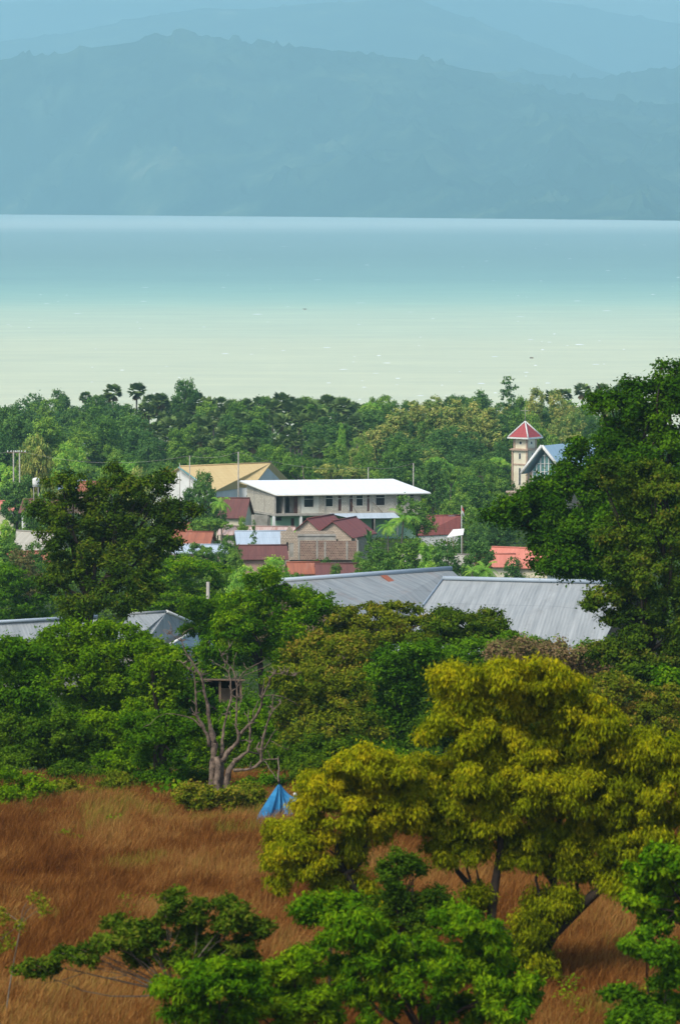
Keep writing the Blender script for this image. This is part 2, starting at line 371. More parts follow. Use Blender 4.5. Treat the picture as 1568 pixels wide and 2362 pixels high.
# ================================================================== THE SETTING
# ground: one sheet from behind the camera to beyond the far shore
ys = np.concatenate([np.linspace(-400, 80, 13)[:-1], np.linspace(80, 460, 191)[:-1], np.linspace(460, 1300, 130)[:-1], np.geomspace(1300, 45000, 14)])
xs = np.concatenate([-np.geomspace(170, 9000, 14)[::-1], np.linspace(-160, 160, 129), np.geomspace(170, 9000, 14)])
X, Y = np.meshgrid(xs, ys); Z = gz(X, Y)
V = np.stack([X, Y, Z], -1).reshape(-1, 3); nx = len(xs); i, j = np.meshgrid(np.arange(len(ys) - 1), np.arange(nx - 1), indexing='ij')
F = np.stack([i * nx + j, i * nx + j + 1, (i + 1) * nx + j + 1, (i + 1) * nx + j], -1).reshape(-1, 4)
m, n, p, o = newmat('ground'); tc = n.nodes.new('ShaderNodeTexCoord'); sx = n.nodes.new('ShaderNodeSeparateXYZ'); n.links.new(tc.outputs['Object'], sx.inputs[0])
t1 = noise_node(n, .25, 8, tc.outputs['Object'], .7); t2 = noise_node(n, .06, 4, tc.outputs['Object'])
ra = ramp(n, [(.05, .022, .008), (.13, .06, .018), (.18, .1, .03)], [.3, .5, .7]); n.links.new(t1.outputs[0], ra.inputs[0])
rb = ramp(n, [(.012, .03, .007), (.035, .06, .012), (.09, .075, .04)], [.35, .55, .75]); n.links.new(t1.outputs[0], rb.inputs[0])
mr = n.nodes.new('ShaderNodeMapRange'); mr.inputs[1].default_value = 196; mr.inputs[2].default_value = 212; n.links.new(sx.outputs[1], mr.inputs[0])
mx = n.nodes.new('ShaderNodeMixRGB'); n.links.new(mr.outputs[0], mx.inputs[0]); n.links.new(ra.outputs[0], mx.inputs[1]); n.links.new(rb.outputs[0], mx.inputs[2])
n.links.new(mx.outputs[0], p.inputs['Base Color']); p.inputs['Roughness'].default_value = .95; p.inputs['Specular IOR Level'].default_value = .1
setp(npmesh('ground', V, F, m, smooth=True), kind='structure')

# sea: silty shallows near the beach, clear deep water beyond, sky sheen painted in as a pale band by the far shore
m, n, p, o = newmat('sea'); tc = n.nodes.new('ShaderNodeTexCoord'); sx = n.nodes.new('ShaderNodeSeparateXYZ'); n.links.new(tc.outputs['Object'], sx.inputs[0])
mp = n.nodes.new('ShaderNodeMapping'); mp.inputs['Scale'].default_value = (.0006, .0022, 1); n.links.new(tc.outputs['Object'], mp.inputs[0])
tn = noise_node(n, 1, 5, mp.outputs[0])
# distance over log scale, with the shoreline's slant on the far side
lg = n.nodes.new('ShaderNodeMath'); lg.operation = 'LOGARITHM'; lg.inputs[1].default_value = 10; n.links.new(sx.outputs[1], lg.inputs[0])
nz = n.nodes.new('ShaderNodeMath'); nz.operation = 'MULTIPLY_ADD'; nz.inputs[1].default_value = .10; nz.inputs[2].default_value = -.05; n.links.new(tn.outputs[0], nz.inputs[0])
ad = n.nodes.new('ShaderNodeMath'); ad.operation = 'ADD'; n.links.new(lg.outputs[0], ad.inputs[0]); n.links.new(nz.outputs[0], ad.inputs[1])
mr = n.nodes.new('ShaderNodeMapRange'); mr.inputs[1].default_value = 3.1; mr.inputs[2].default_value = 4.1; n.links.new(ad.outputs[0], mr.inputs[0])
def lp(y): return (math.log10(-CAMZ / ray(784, y)[1]) - 3.1) / 1.0
SEA = [(lp(940), (.62, .64, .44)), (lp(800), (.60, .64, .45)), (lp(740), (.52, .62, .46)), (lp(700), (.40, .57, .45)), (lp(670), (.30, .49, .42)), (lp(640), (.24, .41, .38)), (lp(590), (.21, .35, .34)), (lp(540), (.25, .38, .37)), (lp(517), (.5, .6, .56))]
r = ramp(n, [c for _, c in SEA], [min(.999, q) for q, _ in SEA]); n.links.new(mr.outputs[0], r.inputs[0])
mp2 = n.nodes.new('ShaderNodeMapping'); mp2.inputs['Scale'].default_value = (.012, .03, 1); n.links.new(tc.outputs['Object'], mp2.inputs[0]); tn2 = noise_node(n, 1, 8, mp2.outputs[0], .75)
rr_ = ramp(n, [(.86, .88, .9), (1.08, 1.06, 1.04)], [.3, .7]); n.links.new(tn2.outputs[0], rr_.inputs[0]); mw = n.nodes.new('ShaderNodeMixRGB'); mw.blend_type = 'MULTIPLY'; mw.inputs[0].default_value = 1
n.links.new(r.outputs[0], mw.inputs[1]); n.links.new(rr_.outputs[0], mw.inputs[2])
n.links.new(mw.outputs[0], p.inputs['Base Color']); p.inputs['Roughness'].default_value = .5; p.inputs['Specular IOR Level'].default_value = .18
tw = noise_node(n, .12, 4, tc.outputs['Object']); b = n.nodes.new('ShaderNodeBump'); b.inputs['Strength'].default_value = .35; b.inputs['Distance'].default_value = 1.0
n.links.new(tw.outputs[0], b.inputs['Height']); n.links.new(b.outputs[0], p.inputs['Normal'])
sv = [(-9000, 1120, 0), (9000, 1120, 0), (9000, 44000, 0), (-9000, 44000, 0)]
setp(npmesh('sea', sv, [(0, 1, 2, 3)], m), kind='structure')
# whitecaps scattered over the water: low ridges of foam
rs = np.random.RandomState(5); Vf, Ff = [], []
for k in range(130):
    yy = rs.uniform(560, 930); xx = rs.uniform(-100, 1668); q = atz(xx, yy, .0); L = (.45 + 2.4 * rs.rand() ** 2.5) * (q[1] / 2200) ** .8; wd = L * rs.uniform(.5, 1.3); h = rs.uniform(.12, .32)
    i0 = len(Vf); K = 6
    for s_ in range(K + 1):
        u = s_ / K * 2 - 1; e = math.sqrt(max(0, 1 - u * u)); wob = rs.uniform(-.2, .2) * wd
        Vf += [(q[0] + u * L, q[1] - wd * e * .5 + wob, .02), (q[0] + u * L, q[1] + wob, .02 + h * e), (q[0] + u * L, q[1] + wd * e * .5 + wob, .02)]
    for s_ in range(K):
        a_ = i0 + s_ * 3; Ff += [(a_, a_ + 3, a_ + 4, a_ + 1), (a_ + 1, a_ + 4, a_ + 5, a_ + 2)]
foam = plain('foam', (.85, .88, .88), (.8, .84, .85), 1, .6)
setp(npmesh('foam', Vf, Ff, foam, smooth=True), 'small white wave crests scattered over the pale green water', 'foam', kind='stuff')

# mountains
def mountmat(name, cols, sc):
    m, n, p, o = newmat(name); tc = n.nodes.new('ShaderNodeTexCoord'); t = noise_node(n, sc, 9, tc.outputs['Object'], .62)
    r = ramp(n, cols, [.3, .5, .62, .75][:len(cols)]); n.links.new(t.outputs[0], r.inputs[0]); n.links.new(r.outputs[0], p.inputs['Base Color']); p.inputs['Roughness'].default_value = 1; p.inputs['Specular IOR Level'].default_value = 0
    return m
def mountain(name, ridge, Dc, base, back, seed, mat, amp, tree_h, nx=420, ny=200):
    """ridge: picture outline of the crest at distance Dc; base(x)= distance where the foot rises out of the water"""
    rx = [a for a, _ in ridge]; ry = [b for _, b in ridge]; px = np.linspace(rx[0], rx[-1], nx)
    py = np.interp(px, rx, ry); V = []
    s = np.concatenate([np.linspace(-.04, 1, ny - 12), np.linspace(1.02, 1.6, 12)])
    A, B = np.meshgrid(s, px, indexing='ij'); PY = np.interp(B, rx, ry)
    zc = CAMZ + (HY - PY) / FPX * Dc; bd = base(B); Dd = bd + (Dc - bd) * A
    Xw = (B - CX) / FPX * (Dc + (Dd - Dc) * .75)
    shape = np.where(A <= 1, np.clip(A, 0, 1) ** 1.15, 1 - (A - 1) * .9)
    n1 = fbm(Xw / 1300 + seed, Dd / 1700 + seed, 5) - .48; rid = 1 - np.abs(fbm(Xw / 700 + seed * 2, Dd / 2600 + 9, 5) * 2 - .97) * 1.6
    env = np.clip(A * 5, 0, 1) * np.clip((1 - A) * 2.2, 0, 1)
    Zw = zc * shape + env * amp * (n1 * 1.2 + (rid - .6) * .55)
    Zw += (vn(Xw / 26 + 3, Dd / 60) * vn(Xw / 70, Dd / 130 + 8) * 2) ** 2 * tree_h * np.clip(A * 20, 0, 1)
    Zw = np.where(A < .02, -3 + (A + .04) * 90, np.maximum(Zw, .8))
    V = np.stack([Xw, Dd, Zw], -1).reshape(-1, 3)
    i, j = np.meshgrid(np.arange(len(s) - 1), np.arange(nx - 1), indexing='ij')
    F = np.stack([i * nx + j, i * nx + j + 1, (i + 1) * nx + j + 1, (i + 1) * nx + j], -1).reshape(-1, 4)
    return setp(npmesh(name, V, F, mat, smooth=True), kind='structure')
mm = mountmat('forested_slope', [(.007, .02, .010), (.016, .038, .02), (.05, .08, .038), (.17, .18, .10)], .0035)
mountain('mountain', [(-700, 190), (-300, 165), (0, 142), (60, 135), (140, 130), (200, 115), (300, 103), (380, 90), (400, 85), (430, 87), (500, 92), (540, 101), (640, 112), (740, 115), (780, 125), (850, 131), (940, 139), (1010, 148), (1100, 168), (1180, 195), (1300, 225), (1450, 238), (1700, 250), (2300, 270)], 17200,
         lambda B: np.interp(B, [-700, 0, 1568, 2300], [17000 - 600, 16700 - 200, 12000, 10800]), 0, 3.1, mm, 260, 20)
mountain('mountain', [(700, 300), (1000, 215), (1120, 172), (1160, 168), (1230, 172), (1300, 183), (1390, 186), (1440, 172), (1510, 161), (1568, 166), (1700, 178), (2300, 230)], 20500,
         lambda B: B * 0 + 17500., 0, 8.4, mm, 120, 18, 260, 90)
mountain('mountain', [(-900, 170), (0, 100), (150, 82), (330, 45), (480, 22), (560, 28), (640, 22), (720, 12), (800, 10), (900, 0), (960, 2), (1010, 22), (1100, 55), (1230, 105), (1380, 165), (1500, 195), (2400, 300)], 26500,
         lambda B: B * 0 + 21500., 0, 5.7, mm, 200, 14, 260, 70)
mountain('mountain', [(-900, -40), (0, 10), (300, -5), (800, -45), (1100, -20), (1300, 15), (1568, 60), (2400, 170)], 36000,
         lambda B: B * 0 + 30000., 0, 2.2, mm, 200, 14, 200, 50)

# ================================================================== TOWN
def roofplane(mb, a, b, c, d, th=.09, mi=0):
    """a-b ridge, c-d eave below b,a; UV u along ridge, v down the slope"""
    a, b, c, d = [np.asarray(q, float) for q in (a, b, c, d)]
    u = (b - a) / (np.linalg.norm(b - a) or 1); nrm = np.cross(b - a, d - a); nrm /= np.linalg.norm(nrm); v = np.cross(nrm, u)
    pts = [a, b, c, d]
    if nrm[2] < 0: pts = pts[::-1]
    uv = [((q - a) @ u, (q - a) @ v) for q in pts]
    mb.slab(pts, th, mi, uv)
def wallgrid(mb, fr, a0, a1, h0, h1, openings, b=0., th=.18, mi=0, side=None):
    """wall in the plane b (front) with real openings (a0,a1,h0,h1) and their reveals"""
    As = sorted(set([a0, a1] + [v for o in openings for v in o[:2]])); Hs = sorted(set([h0, h1] + [v for o in openings for v in o[2:4]]))
    As = [v for v in As if a0 <= v <= a1]; Hs = [v for v in Hs if h0 <= v <= h1]
    def pt(a, d, h): return fr(a, b + d, h) if side is None else fr(side + d, a, h)
    for i in range(len(As) - 1):
        for j in range(len(Hs) - 1):
            ca, ch = (As[i] + As[i + 1]) / 2, (Hs[j] + Hs[j + 1]) / 2
            if any(o[0] < ca < o[1] and o[2] < ch < o[3] for o in openings): continue
            for d in (0, th):
                q = [pt(As[i], d, Hs[j]), pt(As[i + 1], d, Hs[j]), pt(As[i + 1], d, Hs[j + 1]), pt(As[i], d, Hs[j + 1])]
                uv = [(As[i], Hs[j]), (As[i + 1], Hs[j]), (As[i + 1], Hs[j + 1]), (As[i], Hs[j + 1])]
                mb.face(q, uv, mi)
    for o in openings + [(a0, a1, h0, h1)]:
        A = [(o[0], o[2]), (o[1], o[2]), (o[1], o[3]), (o[0], o[3])]
        for k in range(4):
            (p0, q0), (p1, q1) = A[k], A[(k + 1) % 4]
            mb.face([pt(p0, 0, q0), pt(p1, 0, q1), pt(p1, th, q1), pt(p0, th, q0)], None, mi)
def gable_house(label, x, D, W_, L_, hw, rise, yaw, roof, wall, zoff=0., cat='house', name='house', group=None, windows=(), over=.45, hip=0., gablewall=None, yb=None):
    """ridge runs along local a (W_), gables at the a ends; front eave at b=0. (x, D): picture x and distance of the front centre"""
    c = at(x, 1000, D); g = float(gz(c[0], D)) + zoff if yb is None else at(x, yb, D)[2]; ang = R(yaw)
    O = np.array((c[0], D, g)) - np.array((math.cos(ang), math.sin(ang), 0)) * W_ / 2
    fr = frame(O, ang); t = thing(name, label, cat, (c[0], D, g), group)
    mb = MB(); ops = [o for o in windows if o[0] == 'f']
    wallgrid(mb, fr, 0, W_, -1.2, hw, [o[1:5] for o in ops]); mb.box(fr, 0, W_, L_ - .18, L_, -1.2, hw)
    sops = [o for o in windows if o[0] == 's']
    wallgrid(mb, fr, 0.182, L_ - .182, -1.2, hw, [o[1:5] for o in sops], side=0)
    mb.box(fr, W_ - .18, W_, .182, L_ - .182, -1.2, hw); mb.build('wall', M[wall], t)
    if hip < .5:
        for a in (0.003, W_ - .18):
            e = hip * W_ if hip else 0
            tri = [fr(a, 0, hw), fr(a, L_, hw), fr(a, L_ / 2, hw + rise)]; tri2 = [fr(a + .177, 0, hw), fr(a + .177, L_, hw), fr(a + .177, L_ / 2, hw + rise)]
            if not hip: g2 = MB(); g2.face(tri); g2.face(tri2[::-1]); [g2.face([tri[k], tri[(k + 1) % 3], tri2[(k + 1) % 3], tri2[k]]) for k in range(3)]; g2.build('gable', M[gablewall or wall], t)
    rb = MB(); sl = rise / (L_ / 2); e = hip * W_
    A, B_ = fr(-over + e, L_ / 2, hw + rise + .1), fr(W_ + over - e, L_ / 2, hw + rise + .1)
    fl, frr = fr(-over, -over, hw - over * sl + .1), fr(W_ + over, -over, hw - over * sl + .1)
    bl, brr = fr(-over, L_ + over, hw - over * sl + .1), fr(W_ + over, L_ + over, hw - over * sl + .1)
    roofplane(rb, A, B_, frr, fl); roofplane(rb, B_, A, bl, brr)
    if hip: rb.slab([A, fl, bl][::1], .08); rb.slab([B_, brr, frr], .08)
    ro = rb.build('roof', M[roof], t)
    rc = MB(); rc.tube([A + (0, 0, .04), B_ + (0, 0, .04)], [.12, .12], 6); rc.build('ridge_cap', M[roof], ro)
    for o in ops:
        wb = MB(); wb.box(fr, o[1], o[2], .1, .14, o[3], o[4]); w = wb.build('door' if o[3] <= .05 else 'window', M['brown_door' if o[3] <= .05 else 'dark_glass'], t)
    for o in sops:
        wb = MB(); wb.box(fr, .1, .14, o[1], o[2], o[3], o[4]); wb.build('door' if o[3] <= .05 else 'window', M['brown_door' if o[3] <= .05 else 'dark_glass'], t)
    return t

# ---- the unfinished two-storey block with the white roof
def zx(xz): return (580 + xz / 3.136) * .9446
def zy(yz): return (1140 + yz / 3.136) * .9446
def two_storey():
    DF = 680.; s = ppm(DF) / (.9446 / 3.136)          # zoom pixels per metre
    P0 = at(zx(283), zy(357), DF)                      # front left corner at first-floor level
    P1 = at(zx(1420), zy(352), DF + 4); ang = math.atan2(4., P1[0] - P0[0])
    BL = at(zx(73), zy(357), DF + 10); sk = math.atan2(10., BL[0] - P0[0])
    dep = math.hypot(10, BL[0] - P0[0]); Wd = (1420 - 283) / s
    h1 = 0; g = -3.5
    fr = frame(P0, ang, sk); base = fr(0, 0, g)
    t = thing('unfinished_building', 'long two-storey unfinished block building under a white sheet roof, mint green ground floor', 'building', base)
    a = lambda xz: (xz - 283) / s
    h = lambda yz: (345 - yz) / s
    top = h(196)
    rec = (a(287), a(468), .0, h(208))
    up = [rec, (a(512), a(590), h(300), h(213)), (a(680), a(740), h(298), h(210)), (a(775), a(808), h(330), h(213)), (a(865), a(897), h(337), h(209)), (a(918), a(974), h(295), h(213)), (a(1000), a(1027), h(337), h(209)), (a(1070), a(1145), h(293), h(208)), (a(1240), a(1300), h(293), h(205)), (a(1335), a(1372), h(293), h(205))]
    mb = MB(); wallgrid(mb, fr, 0, Wd, .0, top, up)
    # back, right and left walls of the upper floor; the left one follows the rising roof
    mb.box(fr, 0, Wd, dep - .2, dep, g, top + .9); mb.box(fr, Wd - .2, Wd, .19, dep - .21, 0, top)
    mb.face([fr(0, .19, 0), fr(0, dep - .21, 0), fr(0, dep - .21, top + 1.15), fr(0, .19, top)][::-1])
    mb.face([fr(.18, .19, 0), fr(.18, dep - .21, 0), fr(.18, dep - .21, top + 1.15), fr(.18, .19, top)])
    mb.build('upper_wall', M['cream_brick'], t)
    # plastered panel
    pb = MB(); wallgrid(pb, fr, a(489), a(627), .02, h(200), [up[1]], b=-.035, th=.03); pb.build('plaster_panel', M['pale_plaster'], t)
    # inner partition making the recess, dark rooms behind the openings
    ib = MB(); wallgrid(ib, fr, a(367), a(470), .0, h(208), [(a(402), a(432), .02, h(225))], b=1.6, th=.15)
    ib.box(fr, a(365) - .15, a(365), .2, 6, 0, top - .3); ib.box(fr, a(470), a(470) + .15, .2, 4, 0, top - .3); ib.build('inner_wall', M['concrete'], t)
    for k, o in enumerate(up[1:]):
        door = o[2] < .4
        wb = MB(); f0, f1, f2, f3 = o
        wb.box(fr, f0, f0 + .07, .03, .11, f2, f3); wb.box(fr, f1 - .07, f1, .03, .11, f2, f3); wb.box(fr, f0 + .07, f1 - .07, .03, .11, f3 - .55, f3 - .47)
        if not door: wb.box(fr, f0 + .07, f1 - .07, .03, .11, f2, f2 + .06)
        w = wb.build('door_frame' if door else 'window_frame', M['pale_plaster'], t)
        gb = MB(); gb.box(fr, f0, f1, .12, .15, f2, f3); gb.build('door' if door else 'pane', M['brown_door' if door else 'dark_glass'], w)
    db = MB(); db.box(fr, a(440), a(467), .3, .36, .02, h(212)); db.build('door', M['brown_door'], t)
    # columns, ring beam, first-floor slab
    for xc in (283 + 5, 478, 672, 857, 1035, 1228, 1415):
        cb = MB(); cb.box(fr, a(xc) - .13, a(xc) + .13, -.1, .05, 0, top - .02); cb.build('column', M['concrete'], t)
    bb = MB(); bb.box(fr, 0, Wd, -.06, .1, h(207), h(200)); bb.build('ring_beam', M['concrete'], t)
    for q in (.35, .72):
        cb = MB(); cb.box(fr, -.05, .1, dep * q, dep * q + .25, 0, top + .5); cb.build('column', M['concrete'], t)
    cb = MB(); cb.box(fr, -.055, .1, .2, dep, top - .35, top - .15); cb.build('ring_beam', M['concrete'], t)
    sb = MB(); sb.box(fr, -.25, Wd + .1, -.7, dep + .1, -.36, -.003); sb.build('floor_slab', M['concrete'], t)
    # ground floor
    low = [(a(300), a(368), h(405), h(378)), (a(440), a(467), g, h(388)), (a(510), a(590), h(425), h(386)), (a(612), a(640), h(440), h(388)), (a(680), a(740), h(430), h(386)), (a(770), a(800), g, h(388)), (a(930), a(980), h(430), h(390)), (a(1070), a(1100), g, h(390))]
    gb = MB(); wallgrid(gb, fr, .1, Wd - .1, g - 1, -.363, [(o[0], o[1], max(o[2], g - .9), o[3]) for o in low], b=1.5); gb.build('ground_floor_wall', M['mint_paint'], t)
    for o in low:
        o = (o[0], o[1], max(o[2], g - .9), o[3]); wb = MB(); wb.box(fr, o[0], o[1], 1.58, 1.62, o[2], o[3]); wb.build('door' if o[2] < g + .3 else 'window', M['brown_door' if o[2] < g + .3 else 'dark_glass'], t)
    kb = MB(); kb.box(fr, a(288) - 2.6, a(288) - .4, 2, 2.2, g, -.37); kb.box(fr, 0, .2, 2.2, dep - .22, g - 1, -.37); kb.build('ground_floor_side_wall', M['concrete'], t)
    for xc in (270, 479, 663):
        cb = MB(); cb.box(fr, a(xc) - .18, a(xc) + .18, -.6, -.25, g - 1, -.362); cb.build('column', M['white_paint'], t)
    ab = MB(); roofplane(ab, fr(a(700), -.72, -.03), fr(a(1200), -.72, -.03), fr(a(1210), -2.6, -.75), fr(a(830), -2.6, -.75), .06); ab.build('awning', M['paleblue_roof'], t)
    for xc in (850, 1010, 1190):
        cb = MB(); cb.tube([fr(a(xc), -2.5, g - 1), fr(a(xc), -2.5, -.8)], [.06, .06], 6); cb.build('awning_post', M['concrete'], t)
    for q in ((870, 905), (1040, 1105)):                 # timber props leaning at the upper floor
        cb = MB(); cb.tube([fr(a(q[0]), -.25, h(265)), fr(a(q[1]), -.9, h(343))], [.04, .04], 5); cb.build('prop', M['timber'], t)
    # roof
    rb = MB(); FLc = at(zx(275), zy(193), DF - 1.2); FRc = at(zx(1482), zy(182), DF + 3.4); z0 = P0[2] + top + .12
    FLc, FRc = fr(-.15, -1.1, top + .05), fr(a(1478), -1.1, top + .05)
    BLc, BRc = fr(-.9, dep + .6, top + 1.55), fr(a(1478) - .6, dep + .6, top + 1.55)
    roofplane(rb, BLc, BRc, FRc, FLc, .14); ro = rb.build('roof', M['white_roof'], t)
    fb = MB(); fb.tube([FLc + (0, 0, -.2), FRc + (0, 0, -.2)], [.1, .1], 6); fb.tube([FLc + (0, 0, -.2), BLc + (0, 0, -.2)], [.1, .1], 6); fb.build('fascia', M['pale_plaster'], ro)
    return t
two_storey()

# ---- rough brick shell in front: a gabled part and a long flat-topped part
def brick_shell():
    D = 588.; s = ppm(D) / (.9446 / 3.136); P0 = at(zx(335), zy(690), D); fr = frame(P0, 0.03)
    t = thing('brick_house', 'roofless raw brick house with a narrow pointed gable and a long flat-topped side wall', 'house', fr(0, 0, 0))
    a = lambda xz: (xz - 335) / s; h = lambda yz: (690 - yz) / s
    gb = MB(); wallgrid(gb, fr, 0, a(465), -.5, h(545), [(a(375), a(390), h(645), h(575)), (a(400), a(431), h(690) + .02, h(580))], b=0)
    for b in (0, .18): gb.face([fr(0, b, h(545)), fr(a(465), b, h(545)), fr(a(400), b, h(446))] if b == 0 else [fr(a(465), b, h(545)), fr(0, b, h(545)), fr(a(400), b, h(446))])
    gb.face([fr(0, 0, h(545)), fr(0, .18, h(545)), fr(a(400), .18, h(446)), fr(a(400), 0, h(446))]); gb.face([fr(a(465), 0, h(545)), fr(a(400), 0, h(446)), fr(a(400), .18, h(446)), fr(a(465), .18, h(545))])
    gb.box(fr, 0, .18, .19, 7, -.5, h(545)); gb.box(fr, 0, a(755), 7.01, 7.2, -.5, h(520)); gb.build('gable_wall', M['tan_brick'], t)
    pb = MB(); pb.box(fr, a(400), a(431), .06, .1, 0, h(580)); pb.build('door', M['concrete'], t)
    pb = MB(); pb.box(fr, a(375), a(390), .08, .12, h(645), h(575)); pb.build('window', M['dark_glass'], t)
    wb = MB(); wb.box(fr, a(468), a(925), -.6, -.4, -.3, h(565)); wb.box(fr, a(925) - .2, a(925), -.39, 6.5, -.3, h(575)); wb.box(fr, a(468), a(468) + .2, -.39, .5, -.3, h(565)); wb.build('side_wall', M['brown_brick'], t)
    for xc, y0 in ((470, 545), (609, 548), (670, 570), (838, 566), (920, 560)):
        cb = MB(); cb.box(fr, a(xc) - .12, a(xc) + .12, -.66, -.36, -.35, h(y0)); cb.build('column', M['concrete'], t)
    bb = MB(); bb.box(fr, a(462), a(757), 1.2, 1.5, h(565), h(535)); bb.box(fr, a(462), a(757), 1.1, 1.6, h(534), h(520)); bb.build('ring_beam', M['concrete'], t)
    fb = MB(); fb.box(fr, a(400), a(925), -.75, -.3, -.6, -.36); fb.build('plinth_beam', M['bark'], t)
    lb = MB(); lb.box(fr, a(410), a(920), -.62, -.4, -2.6, -.61); lb.box(fr, 0.1, a(409), .0, .2, -2.6, -.52); lb.build('lower_wall', M['concrete'], t)
brick_shell()
H = gable_house
# houses: label, x, D, W, L, wall h, rise, yaw, roof, wall
def roofpoly_house(label, pts, zs, roofm, wallm, hwall, split=None, name='house', cat='house', group=None, gw=None):
    """front slope given by ridge-left, ridge-right, eave-right, eave-left (picture points with heights); the back slope mirrors it"""
    P = [atz(x, y, z) for (x, y), z in zip(pts, zs)]; A, B, Cc, Dd = P
    o = (Cc + Dd) / 2; g = float(gz(o[0], o[1])); t = thing(name, label, cat, (o[0], o[1], g), group)
    bl = A + (A - Dd) * (1, 1, 0) + (0, 0, Dd[2] - A[2]); br = B + (B - Cc) * (1, 1, 0) + (0, 0, Cc[2] - B[2])
    rb = MB(); roofplane(rb, A, B, Cc, Dd); roofplane(rb, B, A, bl, br); ro = rb.build('roof', M[roofm], t)
    rc = MB(); rc.tube([A + (0, 0, .05), B + (0, 0, .05)], [.13, .13], 6); rc.build('ridge_cap', M[roofm], ro)
    cen = (A + B + Cc + Dd + bl + br) / 6; ins = lambda q, k=.94: np.array((cen[0] + (q[0] - cen[0]) * k, cen[1] + (q[1] - cen[1]) * k, q[2] - .12))
    wb = MB(); c4 = [ins(Dd), ins(Cc), ins(br), ins(bl)]; zb = min(g, Dd[2] - hwall) - .8
    for i in range(4):
        p, q = c4[i], c4[(i + 1) % 4]; wb.face([(p[0], p[1], zb), (q[0], q[1], zb), q, p])
    wb.build('wall', M[wallm], t)
    for f3 in ([c4[3], c4[0], ins(A)], [c4[1], c4[2], ins(B)]): gb = MB(); gb.face(f3); gb.build('gable', M[gw or wallm], t)
    return t, c4, P
# the yellow-roofed hall
t, c4, P = roofpoly_house('large hall with a broad ribbed yellow-orange roof left of the white-roofed block', [(415, 1076), (626, 1067), (668, 1109), (495, 1133)], (23.6, 23.6, 19.9, 19.6), 'yellow_roof', 'white_paint', 5, name='hall', cat='hall')
vb = MB(); vb.tube([P[0] + (-.2, -.2, -.1), P[3] + (-.2, -.2, -.1)], [.16, .16], 6); vb.build('verge', M['teal_glass'], t)
# maroon roof beside the block
H('maroon-roofed house tucked against the left end of the white-roofed block', 530, 668, 4.4, 8, 2.6, 2.6, -8, 'maroon_roof', 'cream_paint', zoff=1.6)
# houses with crossing red gables behind the brick shell
t = H('brick gabled house with a brick-red sheet roof behind the long brown wall', zx(955), 602, 8.4, 5.6, 3.9, 2.0, 68, 'red_roof', 'tan_brick', zoff=.15, windows=(('s', 2.1, 2.4, 2.2, 3.4),))
H('small gabled house with a red roof and raw brick gable, middle of the red-roofed pair', zx(745), 604, 8.5, 4.6, 4.4, 1.9, 66, 'red_roof', 'tan_brick', zoff=.1)
H('low red-roofed house behind the pair of red gables, next to the mint ground floor', zx(690), 612, 6.2, 6, 4.2, 1.9, -4, 'red_roof', 'tan_brick', zoff=-1.1)
# house right of the coconut palm
t, c4, P = roofpoly_house('whitewashed house with an aged red sheet roof and a pink gable, beside the flagpole', [(982, 1190), (1062, 1189), (1064, 1228), (1002, 1226)], (19.3, 19.4, 16.6, 16.5), 'red_roof', 'white_paint', 3, gw='pink_paint')
pb = MB(); q = (P[0] + P[1]) / 2; e = (P[2] + P[3]) / 2
pb.slab([q * .5 + P[1] * .5 + (-.6, -.2, .02), q * .7 + e * .3 + (1.9, 0, .1), q * .7 + e * .3 + (3.2, 0, .1), q * .5 + P[1] * .5 + (.4, -.2, .02)], .05); pb.build('roof_patch', M['paleblue_roof'], t)
H('long low shed with old pale roof sheets below the pink-gabled house', 1015, 548, 9, 4, 2.2, .9, 4, 'old_roof', 'white_paint', name='shed', cat='shed', zoff=.4)
H('low building with a long tan parapet wall under dark roofing, right of the flagpole', 1105, 560, 8.5, 4, 3.0, .5, -2, 'old_roof', 'tan_paint', name='shed', cat='shed', zoff=-.6)
H('coral-roofed house half hidden behind the big dark green tree', 1192, 548, 8.6, 6.0, 2.4, 2.0, -24, 'coral_roof', 'cream_paint')
H('small coral-roofed annexe joining the coral-roofed house on its left', 1143, 545, 4.6, 4.5, 2.2, 1.2, 0, 'coral_roof', 'cream_paint', zoff=.3)
# centre left cluster
H('shed with a smooth pale blue-grey roof left of the raw brick gable', 607, 600, 6.8, 10, 2.4, 1.6, 5, 'paleblue_roof', 'concrete', name='shed', cat='shed', windows=(('f', 2, 3, 0.0, 2.0),))
H('long low outbuilding under a rust-striped sheet roof, behind the pale blue-grey shed', 590, 640, 11, 4, 2.8, .9, -6, 'striped_rust_roof', 'concrete', name='shed', cat='shed')
H('dark maroon-roofed house at the foot of the raw brick gable', 605, 565, 6.2, 5, 2.6, 1.4, 5, 'maroon_roof', 'pink_paint', windows=(('f', 3.6, 4.5, .9, 1.8),))
H('rusty orange-roofed house behind the long pale-roofed row', 435, 600, 5.6, 6, 2.9, 1.3, -6, 'rusty_roof', 'concrete')
H('long row house with a pale metal roof and a brown front wall', 462, 580, 7.2, 4.4, 2.6, .8, -4, 'paleblue_roof', 'tan_paint', windows=(('f', 1, 2, .9, 1.8), ('f', 3.2, 4.1, .02, 2.0), ('f', 5.2, 6.2, .9, 1.8)))
H('small pinkish-roofed house just right of the tall dark tree crown', 412, 640, 3.4, 4, 3, 1.3, 10, 'rusty_roof', 'white_paint')
# bottom centre roofs, just above the grey warehouse
H('low red-roofed house right behind the grey warehouse ridge, orange eave at its end', 782, 520, 5.0, 5, 2.2, 1.2, 3, 'maroon_roof', 'coral_roof')
H('small white-walled outhouse with a red roof just left of the maroon roof behind the warehouse', 704, 522, 3.4, 4, 2.6, 1.0, 8, 'rusty_roof', 'white_paint')
